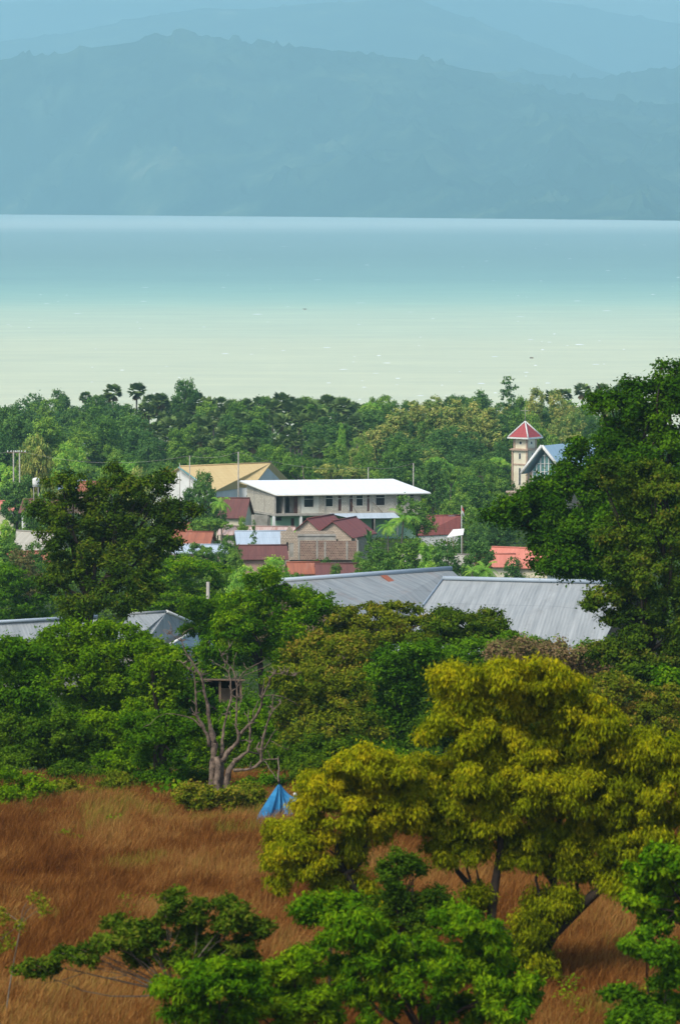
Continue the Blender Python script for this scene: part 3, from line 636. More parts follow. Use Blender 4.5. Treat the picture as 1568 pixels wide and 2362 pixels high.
# left side
H('white house with a dull red roof and a white roof tank at the left', 88, 640, 5.2, 5, 3.2, 1.6, -10, 'maroon_roof', 'white_paint', windows=(('f', 3, 4, .9, 2),), zoff=3)
H('small house with a pale blue-white roof among trees, far left', 170, 740, 4.6, 5, 3.2, 1.2, -5, 'paleblue_roof', 'tan_paint', zoff=2.6)
H('rust-red roofed house whose ridge shows over the tall dark tree', 222, 735, 6, 5, 3, 1.3, -4, 'rusty_roof', 'tan_paint', zoff=2.6)
H('weathered bamboo-grey house with a steep lopsided roof at the left edge', 52, 560, 6.2, 5.4, 2.6, 1.9, -38, 'old_roof', 'cream_paint', zoff=1.8)
H('low house with a faded rusty pink roof beside the round lime bush', 72, 530, 5.2, 4, 2.4, 1.1, 14, 'rusty_roof', 'tan_paint', zoff=.9)
H('tiny orange-roofed house at the far left edge below the twin poles', 6, 700, 3.6, 4, 3, 1.2, 5, 'coral_roof', 'cream_paint', zoff=1.2)
H('small white building glimpsed through the wood on the left', 190, 905, 3.0, 4, 4.4, .8, 20, 'paleblue_roof', 'white_paint', zoff=2.5, windows=(('f', 1, 1.8, 2, 3),))
H('small white house mostly hidden under the tall olive trees', 914, 850, 2.8, 4, 3.2, .8, 5, 'white_roof', 'white_paint', zoff=2.6)
# roof tank
q = at(84, 1112, 638); t = thing('water_tank', 'white ribbed water tank standing at the front of the dull red-roofed white house', 'water tank', (q[0], 638, q[2] - .7))
mb = MB(); pr = [(-.7, .5), (-.66, .55), (-.45, .55), (-.42, .58), (-.2, .55), (.05, .58), (.3, .55), (.5, .56), (.62, .4), (.68, .2)]
mb.tube([q + (0, 0, z) for z, _ in pr], [r for _, r in pr], 14); mb.build('tank_body', M['white_paint'], t)
mb = MB(); mb.tube([q + (0, 0, .681), q + (0, 0, .78)], [.16, .16], 8); mb.build('lid', M['concrete'], t)
mb = MB()
for dx, dy in ((-.35, -.35), (.35, -.35), (.35, .35), (-.35, .35)): mb.tube([q + (dx, dy, -.71), q + (dx, dy, -5)], [.05, .05], 5)
mb.build('stand', M['concrete'], t)

# ---- church: bell tower and nave
def church():
    D = 790.; k = .9446 / 3.136; s = ppm(D) / k
    X_ = lambda xz: (1160 + xz / 3.136) * .9446; Y_ = lambda yz: (960 + yz / 3.136) * .9446
    mid = at(X_(380), Y_(430), D); zt = lambda yz: at(X_(388), Y_(yz), D)[2]
    g = float(gz(mid[0], D)); ang = R(-38); wd = 112 / s * .98
    fr = frame((mid[0], D, g), ang); fr0 = lambda a, b, c: fr(a, b, c - g)    # c is world height
    t = thing('bell_tower', 'cream and brown church bell tower with a red pyramid roof', 'tower', (mid[0], D, g)); hw = 68 / s
    b0, b1 = -hw, hw; zr = zt(435); z2 = zt(345)
    def four(mb, f):
        for q in range(4):
            fq = frame((mid[0], D, 0), ang + q * math.pi / 2); f(mb, fq)
    arch = lambda c, w, z0_, z1_: [(c - w, z0_), (c + w, z0_), (c + w, z1_ - w), (c + w * .75, z1_ - w * .4), (c, z1_), (c - w * .75, z1_ - w * .4), (c - w, z1_ - w)]
    sb = MB(); four(sb, lambda m_, f: wallgrid(m_, f, b0, b1, g - 1, zr, [(-.22, .22, zt(700), zt(590)), (-.22, .22, zt(500), zt(458))], b=b0, th=.2)); sb.build('shaft', M['cream_paint'], t)
    four_c = [(b0, b0), (b0, b1), (b1, b0), (b1, b1)]
    for (a_, b_) in four_c:
        cb = MB(); cb.box(lambda a, b, c: fr0(a, b, c), a_ - .17, a_ + .17, b_ - .17, b_ + .17, g - 1, zr - .02); cb.build('corner_pillar', M['tan_paint'], t)
    u0 = -hw * .86
    ub = MB(); four(ub, lambda m_, f: wallgrid(m_, f, u0, -u0, zr + .35, z2, [(-.2, .2, zt(388), zt(368))], b=u0, th=.2)); ub.build('belfry', M['cream_paint'], t)
    for (a_, b_) in [(-1, -1), (-1, 1), (1, -1), (1, 1)]:
        cb = MB(); cb.box(fr0, a_ * -u0 - .16, a_ * -u0 + .16, b_ * -u0 - .16, b_ * -u0 + .16, zr + .35, z2 - .02); cb.build('corner_pillar', M['tan_paint'], t)
    lb = MB(); lb.box(fr0, b0 - .45, b1 + .45, b0 - .45, b1 + .45, zr, zr + .22); lb.box(fr0, b0 - .28, b1 + .28, b0 - .28, b1 + .28, zr + .225, zr + .35); lb.build('ledge', M['tan_paint'], t)
    lb = MB(); four(lb, lambda m_, f: m_.box(f, b0 + .24, b1 - .24, b0 - .08, b0 - .002, zt(548), zt(536))); lb.build('string_course', M['tan_paint'], t)
    for q in range(4):
        fq = frame((mid[0], D, 0), ang + q * math.pi / 2)
        for (w, za, zb, bb) in ((.22, zt(700), zt(562), b0), (.22, zt(502), zt(450), b0)):
            w2 = MB(); ar = arch(0, w + .06, za, zb); w2.face([fq(a, bb - .05, c) for a, c in ar]); fo = w2.build('window', M['white_paint'], t)
            w3 = MB(); ar = arch(0, w - .03, za + .08, zb - .12); w3.face([fq(a, bb - .056, c) for a, c in ar]); w3.face([fq(a, bb + .1, c) for a, c in ar]); w3.build('pane', M['dark_glass'], fo)
        w2 = MB(); cz = zt(378); w2.face([fq(.33 * math.cos(v), u0 - .03, cz + .33 * math.sin(v)) for v in np.linspace(0, 2 * math.pi, 18)[:-1]]); fo = w2.build('round_window', M['white_paint'], t)
        w3 = MB(); w3.face([fq(.26 * math.cos(v), u0 - .036, cz + .26 * math.sin(v)) for v in np.linspace(0, 2 * math.pi, 18)[:-1]]); w3.build('pane', M['dark_glass'], fo)
    # spire roof with pale hips
    e = hw * 1.36; zb = zt(333); zp = zt(218); ap = fr0(0, 0, zp); cs = [fr0(a_ * e, b_ * e, zb) for a_, b_ in ((-1, -1), (1, -1), (1, 1), (-1, 1))]
    rb = MB()
    for q in range(4): rb.face([cs[q], cs[(q + 1) % 4], ap])
    ro = rb.build('roof', M['tower_roof'], t)
    hb = MB()
    for c_ in cs: hb.tube([c_ + (0, 0, .05), ap + (0, 0, .08)], [.15, .13], 6)
    hb.build('hip_cap', M['white_paint'], ro)
    eb = MB(); eb.box(fr0, -e - .15, e + .15, -e - .15, e + .15, zb - .3, zb - .01); eb.build('eave', M['white_paint'], t)
    xb = MB(); xb.tube([ap, ap + (0, 0, 2.6)], [.07, .05], 5); xb.build('lightning_rod', M['concrete'], t)
    xb = MB(); xb.tube([ap + (-.9, 0, 2.1), ap + (.9, 0, 2.1)], [.05, .05], 5); xb.build('crossbar', M['concrete'], t)
    # nave: steep gable facing the camera's left-front, glass front, blue roof
    Dn = 776.; P = lambda xz, yz, d=Dn: at(X_(xz), Y_(yz), d)
    apx = P(530, 400); el = P(372, 610); er_x = apx + (apx - el) * (1, 0, 0); er = np.array((er_x[0], Dn, el[2]))
    gg = float(gz(apx[0], Dn)); t = thing('church', 'church with a tall glazed gable and a sky-blue roof beside the bell tower', 'church', (apx[0], Dn, gg))
    bk = np.array((11.0, 19, 0)); fw = np.array((-.6, -1.0, 0))
    rb = MB(); roofplane(rb, apx + fw, apx + bk, er + bk + (1, 0, -.9), er + fw + (1, 0, -.9), .18); roofplane(rb, apx + bk, apx + fw, el + fw, el + bk, .18); rb.build('roof', M['blue_roof'], t)
    fb = MB()
    for e_ in (el, er + (1, 0, -.9)): fb.tube([apx + fw + (0, -.1, .05), e_ + fw + (0, -.1, 0)], [.3, .3], 4)
    fb.build('bargeboard', M['white_paint'], t)
    # glazed gable in a brown surround
    L0, R0 = el + (.9, 0, 0), er + (-.9, 0, 0); wb = MB()
    for a_, b_ in ((L0, L0 + (.7, 0, 0)), (R0 - (.7, 0, 0), R0)):
        wb.face([(a_[0], Dn, gg - 1), (b_[0], Dn, gg - 1), (b_[0], Dn, el[2] + .4), (a_[0], Dn, el[2] + .0)])
    wb.face([(L0[0], Dn, gg - 1), L0, (L0[0] + bk[0], Dn + bk[1], L0[2]), (L0[0] + bk[0], Dn + bk[1], gg - 1)])
    wb.face([(R0[0], Dn, gg - 1), (R0[0] + bk[0], Dn + bk[1], gg - 1), (R0[0] + bk[0], Dn + bk[1], R0[2]), R0])
    wb.build('wall', M['tan_paint'], t)
    gb = MB(); gb.face([(L0[0] + .7, Dn + .06, gg), (R0[0] - .7, Dn + .06, gg), (R0[0] - .7, Dn + .06, el[2] + .5), (apx[0], Dn + .06, apx[2] - 1.3), (L0[0] + .7, Dn + .06, el[2] + .5)]); gl = gb.build('glass_front', M['teal_glass'], t)
    mu = MB(); n_ = 6
    for i in range(n_ + 1):
        xx = L0[0] + .7 + (R0[0] - L0[0] - 1.4) * i / n_; f = 1 - abs(i - n_ / 2) / (n_ / 2); zt_ = el[2] + .5 + (apx[2] - 1.8 - el[2]) * f; mu.tube([(xx, Dn - .02, gg), (xx, Dn - .02, zt_)], [.09, .09], 4)
    for zz in np.arange(gg + 1.5, apx[2] - 1.5, 1.5):
        f = 1 if zz < el[2] + .5 else 1 - (zz - el[2] - .5) / (apx[2] - 1.8 - el[2]); w_ = (R0[0] - L0[0] - 1.4) / 2 * max(f, .05); mu.tube([(apx[0] - w_, Dn - .04, zz), (apx[0] + w_, Dn - .04, zz)], [.06, .06], 4)
    mu.build('mullions', M['white_paint'], gl)
church()
q = at(1178, 1138, 770); g = float(gz(q[0], 770)); fr = frame((q[0] - 1, 770, g), 0)
t = thing('gate_house', 'small flat-roofed tan block at the foot of the bell tower', 'outbuilding', (q[0], 770, g)); mb = MB(); wallgrid(mb, fr, -.6, 3, -1, q[2] - g, [(.4, 1.3, .1, 2.2)]); mb.box(fr, -.6, 3, 2.8, 3, -1, q[2] - g); mb.box(fr, -.6, -.42, .19, 2.79, -1, q[2] - g); mb.box(fr, 2.82, 3, .19, 2.79, -1, q[2] - g); mb.build('wall', M['tan_paint'], t)
mb = MB(); mb.box(fr, -.8, 3.2, -.2, 3.2, q[2] - g + .002, q[2] - g + .3); mb.build('roof', M['tan_paint'], t)

# ---- the grey warehouses in the middle distance
def sheet_roof_building(label, pts, zs, roofm, wallm, ridge_white=True, patch=None, name='warehouse'):
    t, c4, P = roofpoly_house(label, pts, zs, roofm, wallm, 3, name=name, cat='warehouse')
    return t, P
tb, PB = sheet_roof_building('large warehouse with a plain light grey ribbed roof', [(1021, 1336), (1462, 1347), (1372, 1512), (893, 1508)], (36.0, 36.0, 30.6, 30.6), 'grey_roof', 'timber')
mb = MB(); mb.tube([PB[0] + (0, -.1, .12), PB[1] + (0, -.1, .12)], [.2, .2], 6); mb.build('ridge_flashing', M['paleblue_roof'], tb)
mb = MB(); mb.tube([PB[0] + (0, 0, .08), PB[3] + (0, 0, .08)], [.1, .1], 5); mb.build('verge_flashing', M['paleblue_roof'], tb)
ta, PA = sheet_roof_building('grey warehouse with a streaked roof and one rust-red sheet', [(660, 1342), (1040, 1314), (1140, 1400), (800, 1442)], (35.0, 35.0, 32.0, 32.3), 'rust_grey_roof', 'timber')
mb = MB(); mb.tube([PA[0] + (-.4, -.1, .14), PA[1] + (0, -.1, .14)], [.24, .24], 6); mb.build('ridge_flashing', M['paleblue_roof'], ta)
A_, B_, C_, D_ = PA
def onA(u, v, up=.2): return (A_ + (B_ - A_) * u) * (1 - v) + (D_ + (C_ - D_) * u) * v + np.array((0, 0, up))
mb = MB(); roofplane(mb, onA(.545, .06), onA(.585, .06), onA(.585, .25), onA(.545, .25), .03); mb.build('rusty_sheet', M['rust_patch'], ta)
mb = MB(); roofplane(mb, onA(.50, .2, .17), onA(.512, .2, .17), onA(.512, .62, .17), onA(.50, .62, .17), .02); mb.build('rust_streak', M['rusty_roof'], ta)
tc_, PC = sheet_roof_building('hip-ended grey-roofed building behind the tips of the dead tree', [(297, 1417), (385, 1412), (462, 1446), (330, 1492)], (36.2, 36.2, 34.4, 33.9), 'grey_roof', 'concrete', name='grey_building')
tc_['category'] = 'building'
mb = MB(); mb.tube([PC[1] + (0, -.1, .1), PC[2] + (0, -.1, .1)], [.13, .13], 5); mb.build('verge_flashing', M['white_paint'], tc_)
t, P = sheet_roof_building('lean-to with a bright-edged grey roof just right of the hip-ended roof', [(392, 1489), (470, 1446), (500, 1500), (430, 1545)], (33.8, 34.2, 31.8, 31.5), 'paleblue_roof', 'concrete', name='lean_to'); t['category'] = 'shed'
mb = MB(); mb.tube([P[0] + (0, -.1, .1), P[1] + (0, -.1, .1)], [.12, .12], 5); mb.build('ridge_flashing', M['white_paint'], t)
t, P = sheet_roof_building('long grey-roofed building at the far left under the tall dark tree', [(-60, 1440), (225, 1424), (240, 1470), (-50, 1492)], (36.2, 36.2, 34.2, 34.2), 'grey_roof', 'concrete', name='grey_building'); t['category'] = 'building'
mb = MB(); mb.tube([P[0] + (0, -.1, .1), P[1] + (0, -.1, .1)], [.14, .14], 5); mb.build('ridge_flashing', M['paleblue_roof'], t)
# dark shack behind the dead tree
q = at(525, 1585, 238); g = float(gz(q[0], 238)); fr = frame((q[0] - 1.6, 238, g), R(6)); zt = at(525, 1563, 238)[2] - g
t = thing('shack', 'dark open-fronted shack with a pale eave, seen between branches of the dead tree', 'shack', (q[0], 238, g))
mb = MB(); mb.slab([fr(-.7, -.3, zt), fr(2.6, -.3, zt - .1), fr(2.6, 3, zt - .45), fr(-.5, 3, zt - .4)], .08); mb.build('roof', M['timber'], t)
mb = MB(); mb.box(fr, -.4, 2.4, 2.7, 2.85, -.5, zt - .5); mb.box(fr, -.4, -.3, 0, 2.69, -.5, zt - .5); mb.box(fr, 2.3, 2.4, 0, 2.69, -.5, zt - .5); mb.build('wall', M['dark_void'], t)  # walls coloured near black, the shade of the open inside painted in
for a_ in (-.3, 1.1, 2.3):
    mb = MB(); mb.box(fr, a_, a_ + .12, -.1, -.001, -.5, zt - .2); mb.build('post', M['timber'], t)
mb = MB(); mb.box(fr, 1.2, 2.0, .6, .7, -.5, zt - .7); mb.build('door', M['timber'], t)

# ---- poles, wires, flag
def pole(label, x, ytop, D, r=.13, arm=0, mat='concrete', group=None, lean=0, yb=None, name='utility_pole'):
    q = at(x, ytop, D); g = float(gz(q[0], D)); t = thing(name, label, 'pole', (q[0], D, g), group)
    mb = MB(); mb.tube([(q[0] - lean, D, g - .5), (q[0], D, q[2])], [r, r * .7], 8); mb.build('pole_shaft', M[mat], t)
    if arm:
        mb = MB(); mb.box(frame(q, 0), -arm, arm, -.06, .06, -.35, -.22); ao = mb.build('crossarm', M['timber'], t)
        for k in (-.9, -.35, .35, .9):
            mb = MB(); b_ = q + (k * arm, 0, -.22); mb.tube([b_, b_ + (0, 0, .16), b_ + (0, 0, .3)], [.08, .13, .07], 7); mb.build('insulator', M['white_paint'], ao)
    return q
pw = [pole('left one of the twin utility poles with white insulators at the far left', 32, 1040, 720, .16, 1.1), pole('right one of the twin utility poles with white insulators at the far left', 46, 1040, 726, .16, 1.1)]
pa = pole('thin utility pole in front of the left end of the yellow roof', 438, 1051, 690, .11)
pa2 = pole('short slanting pole at the gable of the yellow-roofed hall', 415, 1068, 686, .08)
pb_ = pole('tall grey utility pole in front of the middle of the yellow roof', 550, 1042, 672, .13)
pc = pole('wooden utility pole behind the middle of the white roof', 849, 1078, 705, .12)
pd = pole('utility pole behind the right end of the white roof', 953, 1068, 708, .13)
pole('pale leaning dead pole among the trees right of the yellow roof', 697, 1072, 735, .09, lean=-1.2, mat='pale_bark')
pole('stout concrete post rising from the bushes by the feathery green tree', 480, 1342, 300, .17, name='concrete_post')
def wire(label, a, b, sag):
    mb = MB(); P = [np.array(a) * (1 - k) + np.array(b) * k - np.array((0, 0, sag * 4 * k * (1 - k))) for k in np.linspace(0, 1, 13)]; mb.tube(P, [.018] * 13, 4)
    setp(mb.build('power_line', M['concrete'], origin=P[0]), label, 'wire')
wire('thin power line from the far-left poles to the pole at the yellow roof', pw[1], pa, 1.6)
wire('thin power line crossing above the yellow roof between two poles', pa, pb_, .6)
wire('thin power line running from the tall grey pole to the pole behind the white roof', pb_, pc, 1.2)
wire('short power line between the two poles behind the white roof', pc, pd, .5)
wire('power line leaving the far-left poles towards the left edge', at(-120, 1046, 730), pw[0], .5)
q = at(1064, 1165, 575); g = float(gz(q[0], 575)); t = thing('flagpole', 'flagpole with a small limp red and white flag beside the pink-gabled house', 'flagpole', (q[0], 575, g))
mb = MB(); mb.tube([(q[0], 575, g), q], [.06, .04], 6); mb.build('pole_shaft', M['white_paint'], t)
flagred = plain('flag_red', (.6, .05, .04), (.5, .04, .04), 1); mb = MB()
for k in range(4):
    x0, x1 = q[0] + .05 + k * .08, q[0] + .05 + (k + 1) * .08; y0, y1 = 575 + .1 * math.sin(k * 2.1), 575 + .1 * math.sin((k + 1) * 2.1); s0, s1 = k * .16, (k + 1) * .16
    mb.face([(x0, y0, q[2] - .55 - s0), (x1, y1, q[2] - .55 - s1), (x1, y1, q[2] - .1 - s1), (x0, y0, q[2] - .1 - s0)], None, 0)
    mb.face([(x0, y0, q[2] - 1.0 - s0), (x1, y1, q[2] - 1.0 - s1), (x1, y1, q[2] - .55 - s1), (x0, y0, q[2] - .55 - s0)], None, 1)
mb.build('flag', [flagred, M['white_paint']], t)
# white canopy beside the pink-gabled house
q = at(1050, 1230, 556); g = float(gz(q[0], 556)); t = thing('canopy', 'small white sheet canopy beside the pink-gabled house', 'canopy', (q[0], 556, g))
mb = MB(); mb.slab([q + (-1.2, -.8, -.45), q + (1.0, -.8, -.1), q + (1.2, 1.2, .55), q + (-.3, 1.2, .45)], .05); mb.build('sheet', M['white_paint'], t)
for dx, dy, dz in ((-1.1, -.7, -.5), (.9, -.7, -.16), (1.1, 1.1, .45), (-.3, 1.1, .38)):
    mb = MB(); mb.tube([(q[0] + dx, 556 + dy, g - .3), q + (dx, dy, dz)], [.04, .04], 5); mb.build('post', M['timber'], t)

# ---- boats, far out
def boat(label, x, y, L):
    q = atz(x, y, .0); t = thing('boat', label, 'boat', q); mb = MB()
    st = [(-1, .05, .35), (-.7, .3, .12), (0, .42, 0), (.7, .3, .12), (1, .05, .4)]; pr = []
    for u, w, k in st: pr.append([q + (u * L / 2, -w, .55), q + (u * L / 2, 0, k - .1), q + (u * L / 2, w, .55)])
    for i in range(4):
        for j in range(2): mb.face([pr[i][j], pr[i + 1][j], pr[i + 1][j + 1], pr[i][j + 1]])
        mb.face([pr[i][0], pr[i][2], pr[i + 1][2], pr[i + 1][0]])
    mb.build('hull', M['timber'], t)
    for s_ in (-1, 1):
        mb = MB(); mb.tube([q + (-L * .4, s_ * 1.6, .15), q + (L * .4, s_ * 1.6, .15)], [.09, .06], 6); mb.build('outrigger', M['white_paint'], t)
    mb = MB(); mb.tube([q + (-.5, -1.6, .18), q + (-.5, 0, .7), q + (-.5, 1.6, .18)], [.05] * 3, 5); mb.tube([q + (.6, -1.6, .18), q + (.6, 0, .7), q + (.6, 1.6, .18)], [.05] * 3, 5); mb.build('outrigger_arms', M['timber'], t)
boat('tiny dark outrigger boat out on the green band of water', 703, 714, 2.4)
boat('tiny dark outrigger boat on the pale water near the right, close to the treetops', 1225, 827, 1.6)

# ================================================================== TOWN TREES: prototypes, copied
def protoT(name, kind, seed):
    """unit trees about 10 m tall standing on the origin; returns (crown mesh object, trunk mesh object)"""
    rs = np.random.RandomState(seed); lobes = []; kw = {}
    if kind == 'round':
        for k in range(11):
            a = rs.rand() * 6.28; r = rs.uniform(0, 2.7); z = 6.4 + rs.uniform(-2.6, 2.4) - r * .25; s = rs.uniform(1.2, 2.1); lobes.append(((math.cos(a) * r, math.sin(a) * r, z), (s, s, s * .8)))
        n, size, cl = 6500, .34, .62
    elif kind == 'tall':
        for k in range(13):
            a = rs.rand() * 6.28; z = 2.5 + k * .56; r = rs.uniform(0, 1.6) * (1.1 - abs(z - 5.5) / 7); s = rs.uniform(.9, 1.5); lobes.append(((math.cos(a) * r, math.sin(a) * r, z), (s, s, s)))
        n, size, cl = 6000, .32, .55
    elif kind == 'umbrella':
        for k in range(13):
            a = rs.rand() * 6.28; r = rs.uniform(0, 4.2); z = 7.6 - r * .22 + rs.uniform(-.9, .5); s = rs.uniform(1.2, 2.0); lobes.append(((math.cos(a) * r, math.sin(a) * r, z), (s, s, s * .34)))
        n, size, cl = 5500, .3, .6; kw = dict(flat=.4)
    elif kind == 'weep':
        for k in range(12):
            a = rs.rand() * 6.28; r = rs.uniform(0, 2.2); z = rs.uniform(3, 8.6) - r * .4; s = rs.uniform(.8, 1.3); lobes.append(((math.cos(a) * r, math.sin(a) * r, z), (s, s, s * 1.3)))
        n, size, cl = 6000, .5, .6; kw = dict(droop=.8, aspect=3.5)
    elif kind == 'spire':
        for k in range(16):
            z = 1.5 + k * .55; r = (10 - z) * .28; a = k * 2.4; s = .5 + (10 - z) * .13; lobes.append(((math.cos(a) * r, math.sin(a) * r, z), (s, s, s * .45)))
        n, size, cl = 4500, .28, .45; kw = dict(flat=.4)
    V, F, ti = crown(lobes, seed, n, size, cl, **kw)
    me = npmesh(name, V, F, M['town_leaf'], tint=ti)
    tg = [l[0] for l in lobes][:6]
    tr = limbs((0, 0, -1), (rs.uniform(-.4, .4), 0, 3.2 if kind != 'umbrella' else 5), tg, .24, seed, 6).build(name + '_t', M['pale_bark' if kind == 'umbrella' else 'bark'])
    for o in (me, tr): C.objects.unlink(o)
    return me, tr
def fan(V, F, T, o, d, up, r, rs, t0, blades=11, spread=2.5):
    """a pleated fan leaf at o pointing along d"""
    d = d / np.linalg.norm(d); s = np.cross(d, up); s = s / (np.linalg.norm(s) or 1); u2 = np.cross(s, d)
    for k in range(blades):
        a = (k / (blades - 1) - .5) * spread; dr = d * math.cos(a) + s * math.sin(a); pp = np.cross(u2, dr)
        rr_ = r * rs.uniform(.85, 1.1) * (1 - .12 * abs(a)); w = r * .12
        i = len(V); V += [o, o + dr * rr_ * .6 + pp * w + u2 * .05, o + dr * rr_ - u2 * r * .12, o + dr * rr_ * .6 - pp * w - u2 * .05]; F.append((i, i + 1, i + 2, i + 3)); T.append(t0 + rs.rand() * .3)
def protoPalm(name, seed, nf=34, r=1.9, skirt=8):
    rs = np.random.RandomState(seed); V, F, T = [], [], []; top = np.array((0, 0, 10.))
    for k in range(nf):
        th = math.acos(1 - 1.55 * (k + .5) / nf); ph = k * 2.4 + rs.rand() * .5; d = np.array((math.sin(th) * math.cos(ph), math.sin(th) * math.sin(ph), math.cos(th)))
        fan(V, F, T, top + d * rs.uniform(.8, 1.3), d + rs.normal(size=3) * .15, np.array((0, 0, 1.01)) + rs.normal(size=3) * .3, r * rs.uniform(.6, .8), rs, rs.rand() * .6)
    cr = npmesh(name, np.array(V), np.array(F), M['palm_leaf'], tint=T); V, F, T = [], [], []
    for k in range(skirt):
        ph = k * 2.1 + rs.rand(); d = np.array((math.cos(ph) * .5, math.sin(ph) * .5, -1.))
        fan(V, F, T, top + (math.cos(ph) * .4, math.sin(ph) * .4, -.7), d, np.array((math.cos(ph), math.sin(ph), .3)), r * .75, rs, rs.rand() * .6, 6, 1.2)
    sk = npmesh(name + '_s', np.array(V), np.array(F), M['dead_frond'], tint=T)
    mb = MB(); mb.tube([(0, 0, -1), (.1, 0, 3), (.05, .1, 7), (0, 0, 9.6)], [.26, .2, .18, .22], 7); tr = mb.build(name + '_t', M['palm_bark'])
    for o in (cr, sk, tr): C.objects.unlink(o)
    return cr, tr, sk
def protoCoco(name, seed, nf=18, L=3.2):
    rs = np.random.RandomState(seed); V, F, T = [], [], []; top = np.array((.3, 0, 7.))
    for k in range(nf):
        ph = k * 2.4 + rs.rand() * .4; el_ = rs.uniform(-.2, 1.25); n = 9; prev = top.copy(); d = np.array((math.cos(ph) * math.cos(el_), math.sin(ph) * math.cos(el_), math.sin(el_))); tn = rs.rand() * .6
        for i in range(n):
            d = d + np.array((0, 0, -.2)); d /= np.linalg.norm(d); nx_ = prev + d * L / n; sd_ = np.cross(d, (0, 0, 1)); sd_ /= (np.linalg.norm(sd_) or 1)
            for s_ in (-1, 1):
                for h_ in (0, .5):
                    b = prev + (nx_ - prev) * h_; e = b + sd_ * s_ * .75 * (1 - abs(i / n - .4)) + d * .3 + np.array((0, 0, -.35)); j = len(V); V += [b, b + d * .12, e, e - d * .02]; F.append((j, j + 1, j + 2, j + 3)); T.append(tn + rs.rand() * .3)
            prev = nx_
    cr = npmesh(name, np.array(V), np.array(F), M['town_lime_leaf'], tint=T)
    mb = MB(); mb.tube([(0, 0, -1), (.0, 0, 2), (.15, 0, 5), (.3, 0, 7)], [.22, .16, .13, .14], 7); tr = mb.build(name + '_t', M['palm_bark'])
    for o in (cr, tr): C.objects.unlink(o)
    return cr, tr
def protoBanana(name, seed):
    rs = np.random.RandomState(seed); V, F, T = [], [], []
    for k in range(9):
        ph = k * 2.4; el_ = rs.uniform(.7, 1.4); d = np.array((math.cos(ph) * math.cos(el_), math.sin(ph) * math.cos(el_), math.sin(el_))); p_ = np.array((0, 0, 2.)); sd_ = np.array((-math.sin(ph), math.cos(ph), 0)); w = [0.05, .3, .38, .3, .03]; pts = []
        for i in range(5): pts.append((p_ - sd_ * w[i], p_ + sd_ * w[i])); d = d + np.array((0, 0, -.22)); p_ = p_ + d / np.linalg.norm(d) * .6
        for i in range(4): j = len(V); V += [pts[i][0], pts[i][1], pts[i + 1][1], pts[i + 1][0]]; F.append((j, j + 1, j + 2, j + 3)); T.append(rs.rand())
    cr = npmesh(name, np.array(V), np.array(F), M['town_lime_leaf'], tint=T); mb = MB(); mb.tube([(0, 0, -.5), (0, 0, 1), (0, 0, 2.1)], [.18, .15, .08], 7); tr = mb.build(name + '_t', M['lime_leaf'])
    for o in (cr, tr): C.objects.unlink(o)
    return cr, tr
PROTO = {'round': [protoT('crown', 'round', s) for s in (1, 2, 3, 4)], 'tall': [protoT('crown', 'tall', s) for s in (5, 6)], 'umbrella': [protoT('crown', 'umbrella', s) for s in (7, 8)],
         'weep': [protoT('crown', 'weep', s) for s in (9, 10)], 'spire': [protoT('crown', 'spire', 11)], 'palm': [protoPalm('crown', s, nf, r) for s, nf, r in ((1, 34, 1.9), (2, 28, 2.1), (3, 40, 1.8))], 'coco': [protoCoco('crown', s) for s in (1, 2)], 'banana': [protoBanana('crown', 3)]}
NAMES = {'round': 'broadleaf_tree', 'tall': 'tall_tree', 'umbrella': 'umbrella_tree', 'weep': 'drooping_tree', 'spire': 'tiered_tree', 'palm': 'fan_palm', 'coco': 'coconut_palm', 'banana': 'banana_plant'}
HT = {'round': 9.4, 'tall': 10.2, 'umbrella': 8.3, 'weep': 9.8, 'spire': 10.2, 'palm': 12.3, 'coco': 9.0, 'banana': 3.9}
WT = {'round': 8.2, 'tall': 5.2, 'umbrella': 10.5, 'weep': 6.4, 'spire': 5.6, 'palm': 4.8, 'coco': 6.2, 'banana': 3.0}
prr = random.Random(11)
def plant(kind, x, ytop, wpx, D, label, leaf=None, group=None, cat=None, v=None):
    """copy a prototype: its top at picture height ytop, its crown wpx wide, its foot on the ground"""
    q = at(x, ytop, D); g = float(gz(q[0], D)); H_ = max(q[2] - g, 1.5); pr = PROTO[kind][(v if v is not None else prr.randint(0, 9)) % len(PROTO[kind])]
    t = thing(NAMES[kind], label, cat or ('palm' if kind in ('palm', 'coco') else 'banana plant' if kind == 'banana' else 'tree'), (q[0], D, g), group)
    sz = H_ / HT[kind]; sx = wpx / ppm(D) / WT[kind]; 
    if kind in ('palm', 'coco'): sc = sx; 
    t.rotation_euler = (0, 0, prr.uniform(0, 6.28))
    names = ('crown', 'trunk', 'dead_fronds')
    for i, src in enumerate(pr):
        o = src.copy(); o.name = names[i]; C.objects.link(o); o.parent = t
        if kind in ('palm', 'coco'):
            zc = 10. if kind == 'palm' else 7.; hc = q[2] - g - (2.3 if kind == 'palm' else 2.0) * sx
            if i == 1: o.scale = (max(sx, .8), max(sx, .8), hc / zc)
            else: o.scale = (sx, sx, sx); o.location = (0, 0, hc - zc * sx)
        else: o.scale = (sx, sx, sz)
        if leaf and i == 0:
            o.material_slots[0].link = 'OBJECT'; o.material_slots[0].material = M[leaf]
    return t
G_ = 'town trees'
